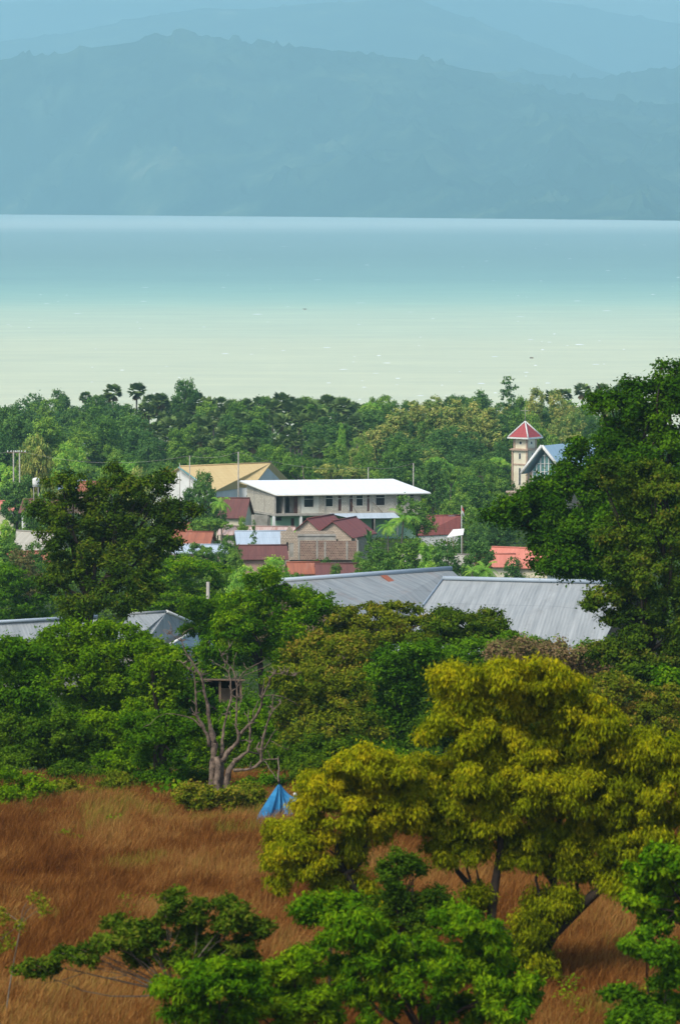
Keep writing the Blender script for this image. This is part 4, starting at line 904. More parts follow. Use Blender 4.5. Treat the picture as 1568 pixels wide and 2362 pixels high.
TT = [('weep', 92, 1000, 100, 735, 'large drooping olive-green tree behind the twin poles at the far left', 'town_brown_leaf'),
      ('weep', 60, 1012, 60, 745, 'narrow drooping tree just left of the large drooping one', 'town_brown_leaf'),
      ('round', 40, 1092, 110, 660, 'dark round tree below the twin poles at the left edge', 'town_dark_leaf'),
      ('round', 118, 1118, 90, 610, 'rounded green tree in front of the white house with the tank', 'town_leaf'),
      ('round', 18, 1194, 62, 535, 'small round lime-green tree at the left edge', 'town_lime_leaf'),
      ('round', 70, 1148, 60, 575, 'leafy tree beside the lopsided grey roof', 'town_leaf'),
      ('round', 30, 1240, 120, 505, 'bushy pale green tree at the left edge below the rusty pink roof', 'town_leaf'),
      ('round', 95, 1232, 90, 515, 'green tree between the rusty pink roof and the pale yellow tree', 'town_leaf'),
      ('round', 65, 1272, 100, 465, 'pale yellow flowering tree left of the tall dark tree', 'pale_leaf'),
      ('round', 5, 1280, 70, 455, 'soft green tree at the left edge beside the pale yellow tree', 'town_lime_leaf'),
      ('round', 150, 1255, 90, 480, 'green tree behind the left side of the tall dark tree', 'town_leaf'),
      ('round', 303, 1058, 92, 700, 'yellow-green domed tree above the tall dark tree', 'town_brown_leaf'),
      ('round', 352, 1078, 66, 690, 'small yellow-green domed tree right of the larger domed one', 'town_brown_leaf'),
      ('round', 255, 1090, 70, 690, 'green tree behind the top of the tall dark tree', 'town_leaf'),
      ('round', 470, 1098, 84, 645, 'dense dark tree in front of the yellow roof', 'town_dark_leaf'),
      ('round', 436, 1120, 60, 650, 'dark tree left of the dense one in front of the yellow roof', 'town_dark_leaf'),
      ('round', 392, 1130, 70, 655, 'pale green tree behind the right shoulder of the tall dark tree', 'town_leaf'),
      ('round', 500, 1128, 60, 660, 'dark tree under the lower left corner of the yellow roof', 'town_dark_leaf'),
      ('coco', 512, 1140, 62, 640, 'coconut palm with hanging fronds beside the maroon roof', None),
      ('round', 590, 1100, 50, 705, 'small dark tree between the yellow and white roofs', 'town_dark_leaf'),
      ('umbrella', 486, 1192, 110, 606, 'flat-topped umbrella tree above the long pale-roofed row', 'town_leaf'),
      ('spire', 585, 1196, 30, 575, 'slender little papaya-like tree in front of the pale blue-grey shed', 'town_leaf'),
      ('banana', 672, 1222, 34, 592, 'banana plant at the left corner of the raw brick gable', None),
      ('round', 525, 1222, 66, 560, 'green tree right of the long pale-roofed row', 'town_leaf'),
      ('round', 470, 1250, 90, 545, 'spreading green tree in front of the brown-walled row house', 'town_leaf'),
      ('round', 540, 1262, 60, 530, 'leafy tree in front of the dark maroon-roofed house', 'town_leaf'),
      ('round', 430, 1262, 70, 530, 'green tree just right of the tall dark tree, below the row house', 'town_leaf'),
      ('round', 628, 1266, 104, 500, 'broad bright green tree left of the warehouse roof', 'town_lime_leaf'),
      ('round', 560, 1290, 80, 480, 'lime-green tree left of the broad bright one', 'town_lime_leaf'),
      ('round', 500, 1284, 80, 490, 'green tree beyond the feathery bright tree', 'town_leaf'),
      ('round', 770, 1300, 50, 505, 'low green tree in front of the red roof behind the warehouse ridge', 'town_leaf'),
      ('round', 700, 1318, 70, 470, 'small green tree just above the left end of the warehouse ridge', 'town_leaf'),
      ('round', 828, 1262, 50, 540, 'green tree hiding the right foot of the raw brick wall', 'town_leaf'),
      ('round', 560, 1180, 40, 630, 'small tree in front of the maroon roof beside the white-roofed block', 'town_leaf'),
      ('round', 746, 1288, 38, 526, 'small round dark tree before the brick shell', 'town_dark_leaf'),
      ('tall', 765, 1200, 26, 640, 'small bush-like tree at the mint green ground floor', 'town_leaf'),
      ('umbrella', 785, 1068, 130, 745, 'flat-topped spreading acacia behind the white roof', 'town_brown_leaf'),
      ('umbrella', 690, 1055, 100, 760, 'layered acacia at the right end of the yellow roof', 'town_leaf'),
      ('umbrella', 1040, 1078, 90, 760, 'layered green tree right of the white roof', 'town_leaf'),
      ('round', 640, 1035, 100, 775, 'bright round tree behind the yellow roof', 'town_leaf'),
      ('round', 1000, 1068, 90, 740, 'dark green tree behind the right end of the white roof', 'town_dark_leaf'),
      ('round', 900, 1070, 100, 745, 'green tree behind the middle of the white roof', 'town_dark_leaf'),
      ('round', 962, 1146, 92, 650, 'dense green tree hiding the right end of the unfinished block', 'town_leaf'),
      ('coco', 926, 1168, 92, 630, 'large coconut palm in front of the unfinished block', None),
      ('coco', 895, 1195, 60, 620, 'smaller coconut palm left of the large one', None),
      ('banana', 852, 1218, 30, 596, 'dark banana plant beside the long brown brick wall', 'town_dark_leaf'),
      ('round', 1050, 1128, 86, 700, 'pale green rounded tree above the red roof with the pink gable', 'town_leaf'),
      ('round', 1105, 1100, 96, 720, 'soft green tree left of the bell tower', 'town_leaf'),
      ('round', 1145, 1090, 80, 735, 'green tree at the foot of the bell tower', 'town_leaf'),
      ('round', 1160, 1150, 80, 660, 'leafy tree below the bell tower', 'town_leaf'),
      ('round', 1110, 1172, 90, 620, 'green tree right of the flagpole', 'town_leaf'),
      ('round', 1085, 1196, 80, 600, 'dark tree beside the flagpole, above the tan parapet', 'town_dark_leaf'),
      ('round', 1150, 1180, 100, 610, 'broad dark tree above the coral roof', 'town_dark_leaf'),
      ('round', 872, 1236, 100, 535, 'lush green tree right of the brick shell', 'town_leaf'),
      ('round', 935, 1238, 110, 530, 'lush green tree left of centre below the coconut palm', 'town_leaf'),
      ('round', 995, 1248, 80, 525, 'bright green tree below the old pale shed roof', 'town_lime_leaf'),
      ('round', 850, 1282, 90, 500, 'green tree just above the grey warehouse ridge', 'town_leaf'),
      ('round', 920, 1284, 110, 495, 'spreading green tree above the warehouse ridge', 'town_leaf'),
      ('round', 1040, 1258, 110, 490, 'broad blackish-green tree above the large grey roof', 'town_dark_leaf'),
      ('round', 1105, 1256, 110, 485, 'widest blackish-green tree above the large grey roof', 'town_dark_leaf'),
      ('round', 1185, 1290, 80, 480, 'blackish-green tree below the coral roof', 'town_dark_leaf'),
      ('coco', 1120, 1290, 76, 440, 'low light green palm just behind the ridge of the large grey roof', None),
      ('coco', 1085, 1302, 50, 436, 'small light green palm left of the low palm behind the grey ridge', None),
      ('round', 990, 1300, 70, 450, 'green shrub-like tree in the notch between the two grey roofs', 'town_leaf'),
      ]
for k in TT: plant(*k[:5], k[5], k[6])

# ---- the shore wood: skyline first, then ranks closing in
sky_palms = [(197, 900, 26), (225, 908, 30), (262, 882, 36), (316, 879, 36), (243, 905, 30), (345, 906, 34), (372, 903, 32), (455, 902, 40), (483, 912, 36), (535, 918, 40), (566, 914, 38), (603, 908, 40), (648, 900, 36), (625, 912, 36), (690, 916, 40), (757, 905, 40), (728, 918, 36), (790, 912, 42), (812, 922, 34), (1040, 912, 40), (1075, 912, 34), (1300, 892, 34), (1342, 880, 34), (1388, 882, 34), (1440, 874, 40), (1420, 890, 36), (1270, 896, 30)]
GP = 'fan palms on the skyline of the shore wood'
for x, y, w in sky_palms: plant('palm', x, y, w * 1.35, prr.uniform(1060, 1120), 'fan palm with a round spiky crown against the water', group=GP)
sky_trees = [('round', 28, 925, 90, 1000, 'dark rounded tree at the left end of the skyline', 'town_dark_leaf'), ('round', 90, 912, 90, 1090, 'broad dusky tree left of the skyline palms', 'town_dark_leaf'), ('round', 145, 896, 80, 1100, 'thin-crowned taller tree left of the two tallest palms', 'town_dark_leaf'),
             ('round', 428, 884, 96, 1080, 'tall humped tree between the skyline palms', 'town_dark_leaf'), ('round', 872, 914, 60, 1080, 'small dark tree at the right end of the palm skyline', 'town_leaf'), ('umbrella', 856, 924, 62, 1040, 'vivid yellow-green domed tree in the skyline', 'town_lime_leaf'),
             ('spire', 1172, 864, 96, 1020, 'tall tiered dark tree rising above the skyline behind the bell tower', 'town_dark_leaf'), ('tall', 1105, 908, 60, 1040, 'upright dark tree left of the tall tiered tree', 'town_dark_leaf'),
             ('round', 1215, 912, 70, 1010, 'green tree just right of the tall tiered tree', 'town_leaf'), ('tall', 1240, 900, 60, 980, 'rusty-topped tree right of the tall tiered tree', 'town_brown_leaf'), ('tall', 1278, 905, 60, 960, 'second rusty-topped tree left of the big dark green tree', 'town_brown_leaf'),
             ('round', 1232, 935, 90, 930, 'green tree behind the bell tower roof', 'town_leaf'), ('round', 1300, 950, 100, 900, 'grey-green tree behind the church roof', 'town_brown_leaf'), ('tall', 1195, 950, 70, 930, 'green tree directly left of the bell tower roof', 'town_leaf'),
             ('round', 1260, 985, 90, 860, 'green tree right of the bell tower', 'town_leaf'),
             ('tall', 958, 930, 76, 960, 'tall olive and tan tree at the left of the tall olive stand', 'town_brown_leaf'), ('tall', 1000, 934, 80, 950, 'tall tan-topped tree of the olive stand', 'town_brown_leaf'), ('tall', 1045, 930, 80, 940, 'densest tall tree of the olive stand', 'town_brown_leaf'), ('tall', 1090, 936, 84, 930, 'tan-topped tall tree right of the densest olive one', 'town_brown_leaf'),
             ('tall', 1130, 945, 80, 920, 'rightmost tall tree of the olive stand', 'town_brown_leaf'), ('tall', 915, 950, 84, 930, 'olive tree at the left foot of the tall stand', 'town_brown_leaf'), ('round', 870, 975, 90, 910, 'broad green-olive tree left of the tall stand', 'town_brown_leaf'), ('round', 1010, 985, 120, 870, 'wide olive tree below the tall stand', 'town_dark_leaf'),
             ('round', 1085, 995, 110, 860, 'wide dark tree below the tan-topped trees', 'town_dark_leaf'), ('round', 1150, 1000, 80, 850, 'dark tree at the left of the bell tower shaft', 'town_dark_leaf'), ('round', 930, 1010, 100, 840, 'green tree below the olive stand, above the hidden white house', 'town_leaf'),
             ('round', 290, 935, 150, 930, 'huge round dark green tree left of the palm wood', 'town_dark_leaf'), ('round', 240, 960, 110, 900, 'big green tree at the left side of the huge round one', 'town_leaf'), ('round', 340, 975, 130, 890, 'big dark tree at the right side of the huge round one', 'town_dark_leaf'), ('round', 420, 985, 90, 900, 'green tree right of the huge round tree group', 'town_leaf'),
             ('round', 30, 935, 130, 880, 'big dark green tree at the left edge of the wood', 'town_dark_leaf'), ('round', 110, 955, 130, 860, 'bright-edged green tree sloping down towards the drooping tree', 'town_leaf'), ('round', 0, 970, 100, 840, 'dark tree at the far left edge above the twin poles', 'town_dark_leaf'), ('round', 165, 1000, 80, 830, 'lime-tinged tree beside the small white building', 'town_lime_leaf'),
             ('tall', 790, 985, 26, 880, 'narrow columnar tree draped in creepers within the palm wood', 'town_lime_leaf')]
for k in sky_trees: plant(*k[:5], k[5], k[6])
fr2 = random.Random(77); rank = 0
GF = 'fan palms inside the shore wood'; GB = 'broadleaf trees inside the shore wood'; GO = 'trees at the foot of the shore wood'
for D, y, step in ((1095, 918, 34), (1070, 925, 36), (1030, 938, 38), (990, 955, 40), (950, 978, 42), (910, 1000, 44), (870, 1020, 50)):
    x = -30 + rank * 13
    while x < 1420:
        xx = x + fr2.uniform(-10, 10); yy = y + fr2.uniform(-10, 14)
        if xx < 120: yy += 12
        palmy = 330 < xx < 830 and D > 900
        if palmy and fr2.random() < .78: plant('palm', xx, yy, fr2.uniform(46, 58), D + fr2.uniform(-18, 18), 'fan palm with tan hanging dead leaves inside the crowded palm wood', group=GF)
        elif not (1150 < xx < 1300 and D < 930): plant(fr2.choice(['round', 'round', 'tall']), xx, yy + 4, fr2.uniform(66, 96), D + fr2.uniform(-18, 18), 'rounded tree crowded in among its neighbours in the shore wood', fr2.choice(['town_leaf', 'town_dark_leaf', 'town_dark_leaf', 'town_brown_leaf'] if xx > 830 else ['town_leaf', 'town_dark_leaf']), group=GB)
        x += step * fr2.uniform(.8, 1.25) * (1 if palmy else 1.35)
    rank += 1
for D, y in ((835, 1048), (800, 1062), (775, 1080)):
    x = -20 + D % 7 * 9
    while x < 1170:
        if not (405 < x < 640 and D < 790):
            plant(fr2.choice(['round', 'round', 'umbrella']), x, y + fr2.uniform(-10, 10), fr2.uniform(60, 90), D + fr2.uniform(-10, 10), 'leafy tree at the foot of the shore wood behind the town roofs', fr2.choice(['town_leaf', 'town_dark_leaf', 'town_lime_leaf', 'town_leaf']), group=GO)
        x += fr2.uniform(52, 84)

# ---- undergrowth between trees and houses (uncountable)
def scatter(name, label, n, yfun, size, mat, seed, hgt, clump, avoid=None, kind='stuff', aspect=1.6, xr=(-60, 1630)):
    rs = np.random.RandomState(seed); k = n // 26; D = yfun(rs, k); px = rs.uniform(xr[0], xr[1], k); X = (px - CX) / FPX * D * 1.02
    ok = np.ones(k, bool)
    if avoid is not None: ok = avoid(X, D)
    X, D = X[ok], D[ok]; k = len(X); Zg = gz(X, D); hh = hgt * rs.uniform(.3, 1.2, k) * (.4 + fbm(X / 9, D / 9, 2))
    idx = rs.randint(0, k, n); off = rs.normal(size=(n, 3)) * clump * .5; off[:, 2] = np.abs(off[:, 2])
    P = np.stack([X[idx] + off[:, 0], D[idx] + off[:, 1], Zg[idx] + hh[idx] * rs.rand(n) + off[:, 2] * .3], -1)
    V, F = leaves(P, unit(off + (0, 0, .3)), rs, size, aspect)
    t = np.clip(rs.rand(k)[idx] * .6 + rs.rand(n) * .4, 0, 1)
    return setp(npmesh(name, V, F, M[mat], tint=t), label, 'undergrowth', kind=kind)
def houses_clear(X, D):
    ok = np.ones(len(X), bool)
    for (x0, x1, d0, d1) in BLD: ok &= ~((X > x0) & (X < x1) & (D > d0) & (D < d1))
    return ok
BLD = []
bpy.context.view_layer.update()
for o in list(C.objects):
    if o.type == 'EMPTY' and o.get('category') in ('house', 'building', 'hall', 'shed', 'warehouse', 'church', 'tower', 'outbuilding', 'shack'):
        xs_, ys_ = [], []
        for c in o.children:
            if c.type == 'MESH':
                a = np.array([v[:] for v in c.bound_box]) + np.array(o.location); xs_ += [a[:, 0].min(), a[:, 0].max()]; ys_ += [a[:, 1].min(), a[:, 1].max()]
        if xs_: BLD.append((min(xs_) - .6, max(xs_) + .6, min(ys_) - .8, max(ys_) + .6))
scatter('undergrowth', 'low green scrub covering the ground beneath the shore wood', 60000, lambda r, k: r.uniform(740, 1150, k), .8, 'scrub', 1, 2.4, 2.2, houses_clear)
scatter('undergrowth', 'garden shrubs and weeds filling the gaps between the town houses', 70000, lambda r, k: r.uniform(425, 745, k), .42, 'scrub', 2, 1.6, 1.5, houses_clear)
scatter('undergrowth', 'tangled green scrub on the slope between the field and the warehouses', 110000, lambda r, k: r.uniform(214, 425, k), .24, 'scrub', 3, 1.5, 1.1, houses_clear)

# ================================================================== MIDDLE DISTANCE TREES
T = tree
T('broadleaf_tree', 'tall dark brownish-green tree with a broad open crown on the left', 'tree',
  [(140, 1128, 38, 26), (190, 1122, 42, 26), (265, 1098, 13, 22), (265, 1132, 46, 26), (330, 1132, 38, 24), (378, 1122, 20, 22), (398, 1155, 22, 20), (440, 1172, 26, 8), (425, 1180, 24, 10), (112, 1180, 32, 22), (170, 1178, 56, 32), (250, 1188, 56, 34), (330, 1188, 50, 32), (396, 1200, 26, 16), (118, 1238, 32, 20), (180, 1245, 50, 30), (260, 1255, 56, 34), (340, 1250, 50, 30), (398, 1242, 18, 20), (150, 1305, 46, 28), (230, 1318, 64, 36), (310, 1310, 54, 32), (130, 1350, 34, 20), (190, 1376, 54, 32), (280, 1380, 64, 32), (335, 1360, 34, 26), (165, 1415, 34, 18)],
  285, (200, 1470), (212, 1400), 'brown_leaf', 52000, .21, .62, 21, r0=.34, ntgt=12, gap=.12, spread=.4)
T('broadleaf_tree', 'feathery deep green tree at the left edge beside the tall dark tree', 'tree', [(-20, 1345, 60, 32), (30, 1338, 46, 24), (70, 1370, 34, 26), (10, 1395, 60, 32), (70, 1415, 40, 24)], 392, (20, 1600), (15, 1440), 'green_leaf', 14000, .25, .8, 22, flat=.45, ntgt=5)
T('broadleaf_tree', 'feathery bright green tree with layered sprays right of the tall dark tree', 'tree', [(395, 1300, 50, 20), (455, 1310, 44, 18), (500, 1315, 30, 14), (370, 1335, 50, 22), (440, 1345, 52, 22), (395, 1375, 60, 22), (460, 1385, 40, 20), (500, 1360, 22, 20), (360, 1405, 50, 20), (430, 1412, 40, 20), (500, 1395, 30, 22), (465, 1425, 36, 20)], 388, (420, 1620), (425, 1450), 'bright_leaf', 26000, .24, .8, 23, flat=.35, ntgt=6)
T('mango_tree', 'dense rounded mid-green tree left of the grey warehouses', 'tree', [(605, 1355, 46, 34), (560, 1400, 55, 38), (640, 1400, 60, 40), (700, 1400, 55, 34), (745, 1425, 30, 26), (530, 1450, 50, 40), (600, 1455, 62, 40), (680, 1455, 60, 38), (500, 1490, 30, 30), (560, 1500, 54, 32), (640, 1500, 50, 30)], 262, (600, 1640), (600, 1530), 'bright_leaf', 42000, .2, .6, 24, droop=.35, aspect=2.6, ntgt=7)
T('broadleaf_tree', 'brown-green tree with reddish tips in front of the two grey roofs, left', 'tree', [(790, 1425, 40, 22), (850, 1420, 50, 24), (915, 1415, 50, 24), (960, 1445, 40, 20), (880, 1460, 60, 26), (800, 1470, 50, 28), (940, 1480, 50, 24)], 262, (880, 1640), (870, 1500), 'olive_leaf', 21000, .19, .55, 25, flat=.5, ntgt=6)
T('broadleaf_tree', 'brown-green tree with reddish tips in front of the large grey roof', 'tree', [(1020, 1425, 24, 16), (1060, 1440, 50, 20), (1120, 1432, 44, 20), (1155, 1452, 26, 14), (1000, 1460, 40, 22), (1080, 1475, 60, 26), (1140, 1480, 40, 22), (1020, 1505, 50, 22)], 258, (1070, 1640), (1065, 1510), 'brown_leaf', 20000, .19, .55, 26, flat=.55, ntgt=6)
T('broadleaf_tree', 'pale lime tree low in the middle, left of the bright green dome', 'tree', [(740, 1490, 50, 28), (800, 1510, 60, 30), (700, 1530, 50, 34), (760, 1555, 60, 34)], 240, (760, 1690), (755, 1580), 'olive_leaf', 16000, .18, .5, 27, ntgt=5)
T('broadleaf_tree', 'vivid green domed tree in the middle of the picture', 'tree', [(930, 1515, 55, 26), (985, 1510, 50, 22), (900, 1550, 60, 34), (960, 1560, 60, 36), (850, 1590, 40, 34), (910, 1610, 60, 36), (980, 1610, 40, 36), (880, 1660, 60, 34), (950, 1665, 60, 36), (900, 1700, 50, 24)], 232, (910, 1790), (915, 1690), 'green_leaf', 34000, .18, .55, 28, ntgt=7)
T('broadleaf_tree', 'olive-brown spreading tree behind the right branches of the dead tree', 'tree', [(690, 1580, 50, 34), (740, 1620, 60, 36), (800, 1600, 50, 40), (680, 1650, 44, 34), (760, 1680, 60, 34), (820, 1670, 50, 36), (700, 1720, 50, 30), (790, 1730, 60, 26)], 222, (770, 1810), (760, 1740), 'olive_leaf', 26000, .17, .5, 29, ntgt=6)
T('shrub', 'dark green shrub under the right branches of the dead tree', 'shrub', [(600, 1765, 50, 30), (660, 1750, 44, 34), (560, 1790, 44, 26), (710, 1770, 50, 26), (740, 1730, 40, 24)], 209, (640, 1840), (640, 1800), 'dark_leaf', 15000, .16, .45, 30, r0=.12, ntgt=5)
T('shrub', 'reddish-brown thorny shrub below the large grey roof', 'shrub', [(1170, 1502, 50, 20), (1240, 1505, 56, 22), (1310, 1515, 50, 22), (1200, 1530, 60, 22), (1280, 1545, 60, 20), (1370, 1540, 50, 26)], 250, (1260, 1640), (1260, 1560), 'russet_leaf', 20000, .16, .5, 31, r0=.14, gap=.1)
T('shrub', 'bright green shrub at the left foot of the large grey roof', 'shrub', [(1170, 1490, 36, 18), (1210, 1485, 30, 16), (1240, 1495, 26, 14), (1090, 1500, 60, 24), (1080, 1540, 70, 26)], 256, (1150, 1610), (1150, 1540), 'green_leaf', 13000, .18, .5, 32, r0=.12)
T('shrub', 'green shrub at the right corner of the large grey roof', 'shrub', [(1370, 1510, 44, 22), (1420, 1500, 40, 20), (1400, 1530, 44, 22), (1450, 1545, 40, 20)], 252, (1400, 1620), (1400, 1560), 'green_leaf', 10000, .18, .5, 33, r0=.12)
T('shrub', 'yellow-brown twiggy shrub above the right side of the yellow tree', 'shrub', [(1330, 1590, 50, 26), (1400, 1590, 56, 28), (1460, 1620, 56, 32), (1390, 1640, 60, 32), (1500, 1660, 50, 32), (1440, 1680, 60, 30), (1530, 1610, 34, 30)], 205, (1430, 1830), (1430, 1720), 'olive_leaf', 24000, .15, .42, 34, r0=.13, gap=.1)
T('shrub', 'blue-green leafy shrub at the right edge of the slope', 'shrub', [(1550, 1580, 36, 30), (1580, 1630, 50, 40), (1550, 1680, 34, 34)], 215, (1570, 1800), (1570, 1700), 'bright_leaf', 10000, .2, .5, 35, r0=.12)
# left thicket
T('broadleaf_tree', 'leafy light green tree in the thicket left of the dead tree', 'tree', [(150, 1470, 56, 28), (220, 1460, 56, 26), (285, 1475, 50, 26), (130, 1520, 60, 34), (210, 1520, 64, 34), (290, 1530, 60, 34), (170, 1570, 60, 34), (250, 1580, 64, 34), (320, 1600, 50, 34), (210, 1625, 60, 30)], 238, (220, 1750), (220, 1640), 'lime_leaf', 38000, .18, .55, 41, ntgt=8)
T('broadleaf_tree', 'light green tree directly behind the left branches of the dead tree', 'tree', [(345, 1500, 40, 26), (390, 1530, 36, 30), (360, 1570, 50, 34), (400, 1610, 40, 36), (350, 1640, 54, 34), (420, 1670, 34, 24)], 228, (370, 1780), (372, 1670), 'lime_leaf', 20000, .18, .5, 42, ntgt=5)
T('broadleaf_tree', 'darker green tree with pale shoots at the left edge', 'tree', [(-10, 1515, 56, 36), (50, 1512, 44, 28), (85, 1530, 36, 36), (0, 1570, 60, 40), (60, 1590, 50, 40), (-10, 1640, 60, 36), (60, 1660, 50, 36)], 226, (30, 1800), (30, 1690), 'green_leaf', 26000, .19, .55, 43, ntgt=6)
T('shrub', 'dusky green bush at the lower left edge of the thicket', 'shrub', [(20, 1690, 60, 34), (90, 1700, 56, 34), (150, 1690, 44, 34), (40, 1740, 60, 26), (120, 1745, 56, 24), (190, 1730, 34, 26)], 209, (90, 1830), (90, 1770), 'scrub', 24000, .15, .42, 44, r0=.1)
T('shrub', 'mid-green bush below the light green thicket tree', 'shrub', [(200, 1680, 50, 34), (260, 1690, 50, 34), (320, 1690, 40, 28), (240, 1730, 50, 24)], 211, (240, 1830), (240, 1760), 'lime_leaf', 14000, .15, .42, 45, r0=.1)
T('vine_covered_stump', 'dark stump smothered in leafy creepers left of the dead tree', 'shrub', [(330, 1670, 44, 20), (390, 1668, 40, 18), (430, 1680, 30, 16), (345, 1705, 40, 28), (400, 1710, 34, 30), (350, 1755, 36, 30), (390, 1765, 34, 32), (345, 1805, 30, 26), (385, 1810, 32, 26), (360, 1845, 34, 18)], 194, (370, 1850), (370, 1700), 'deep_leaf', 22000, .13, .38, 46, r0=.25)
T('shrub', 'yellow-green low bush at the top left edge of the brown field', 'shrub', [(10, 1800, 44, 22), (55, 1815, 46, 24), (100, 1835, 28, 18), (20, 1845, 56, 22), (70, 1855, 44, 18)], 189, (50, 1890), (50, 1860), 'lime_leaf', 12000, .13, .34, 47, r0=.06)
T('shrub', 'small lime-green bushes hugging the foot of the dead tree', 'shrub', [(250, 1790, 40, 16), (300, 1840, 50, 14), (450, 1835, 30, 14), (530, 1840, 40, 16), (590, 1830, 40, 18)], 200, (420, 1850), (420, 1840), 'lime_leaf', 5000, .12, .34, 48, r0=.05)
T('shrub', 'lime-green bush seen through the fork of the dead tree', 'shrub', [(490, 1700, 40, 40), (560, 1690, 50, 40), (520, 1740, 50, 34), (600, 1700, 30, 34), (470, 1760, 34, 30)], 211, (520, 1840), (520, 1790), 'lime_leaf', 16000, .16, .45, 49, r0=.1)
T('shrub', 'olive bush behind the upper branches of the dead tree', 'shrub', [(450, 1610, 36, 26), (560, 1650, 50, 28), (615, 1640, 34, 28), (500, 1650, 46, 28), (655, 1570, 34, 30), (620, 1670, 36, 26)], 228, (550, 1740), (550, 1670), 'green_leaf', 18000, .18, .5, 50, r0=.12)
# gap-filling bushes along the slope
T('shrub', 'dark green bush wrapped round the foot of the concrete post', 'shrub', [(462, 1402, 30, 20), (500, 1400, 30, 24), (478, 1405, 24, 20), (470, 1440, 36, 26), (505, 1445, 34, 26)], 293, (482, 1560), (482, 1450), 'green_leaf', 9000, .2, .55, 59, r0=.1)
GBS = 'bushes on the slope below the warehouses'
fb_ = random.Random(5)
for (x, y, D, ml) in ((60, 1500, 262, 'green_leaf'), (470, 1530, 272, 'bright_leaf'), (700, 1490, 270, 'green_leaf'), (1010, 1540, 246, 'olive_leaf'), (1060, 1590, 232, 'green_leaf'), (840, 1740, 208, 'dark_leaf'), (930, 1760, 204, 'green_leaf'), (1020, 1660, 220, 'dark_leaf'), (1500, 1560, 235, 'dark_leaf')):
    L = [(x + fb_.uniform(-45, 45), y + fb_.uniform(-8, 30), fb_.uniform(32, 50), fb_.uniform(20, 30)) for _ in range(6)]
    lab = {60: 'green bush in front of the far-left grey roof', 470: 'bright bush between the lean-to roof and the rounded mid-green tree', 700: 'green bush under the right side of the rounded mid-green tree', 1010: 'olive bush just left of the top of the yellow tree', 1060: 'green bush at the upper left shoulder of the yellow tree', 840: 'dark bush right of the blue tarpaulin, above the small yellow tree', 930: 'green bush in the dip between the two yellow crowns', 1020: 'dark bush beside the upper left side of the yellow tree', 1500: 'dark bush at the trunk foot of the big right-hand trees'}[x]
    T('shrub', lab, 'shrub', L, D, (x, y + 80), (x, y + 40), ml, 11000, .18, .5, 60 + x, r0=.1)

# the big trees on the right
T('broadleaf_tree', 'massive dark green tree filling the right side, reaching left over the town', 'tree',
  [(1545, 872, 40, 30), (1560, 905, 50, 36), (1490, 915, 54, 28), (1430, 945, 54, 30), (1385, 935, 30, 16), (1550, 965, 56, 46), (1465, 995, 76, 40), (1390, 1020, 56, 34), (1530, 1055, 70, 52), (1362, 1050, 40, 24), (1330, 1080, 34, 22), (1410, 1090, 76, 42), (1310, 1115, 54, 30), (1262, 1125, 44, 26), (1225, 1155, 46, 26), (1190, 1180, 38, 20), (1155, 1190, 26, 9), (1330, 1160, 70, 40), (1450, 1160, 80, 50), (1540, 1160, 60, 60), (1270, 1200, 66, 36), (1370, 1225, 80, 44), (1480, 1240, 80, 50), (1265, 1250, 48, 30), (1320, 1285, 70, 32), (1420, 1290, 66, 40), (1285, 1305, 44, 20)],
  262, (1500, 1560), (1480, 1330), 'deep_leaf', 110000, .22, .72, 71, r0=.6, ntgt=14, depth=.8)
T('acacia_tree', 'brownish-green tree with ragged open sprays in front of the massive dark tree', 'tree',
  [(1420, 1090, 40, 26), (1500, 1100, 50, 34), (1455, 1150, 40, 30), (1540, 1165, 44, 50), (1470, 1210, 44, 40), (1420, 1250, 40, 28), (1520, 1250, 54, 50), (1440, 1310, 50, 36), (1510, 1330, 60, 44), (1395, 1370, 40, 15), (1375, 1385, 26, 12), (1450, 1375, 44, 30), (1540, 1400, 44, 50), (1470, 1430, 44, 34), (1420, 1420, 30, 16), (1500, 1480, 60, 40), (1430, 1500, 44, 22), (1390, 1505, 30, 16), (1550, 1530, 34, 44), (1480, 1530, 44, 24)],
  236, (1500, 1600), (1500, 1500), 'brown_leaf', 56000, .19, .58, 72, r0=.32, ntgt=14, gap=.08, flat=.6)

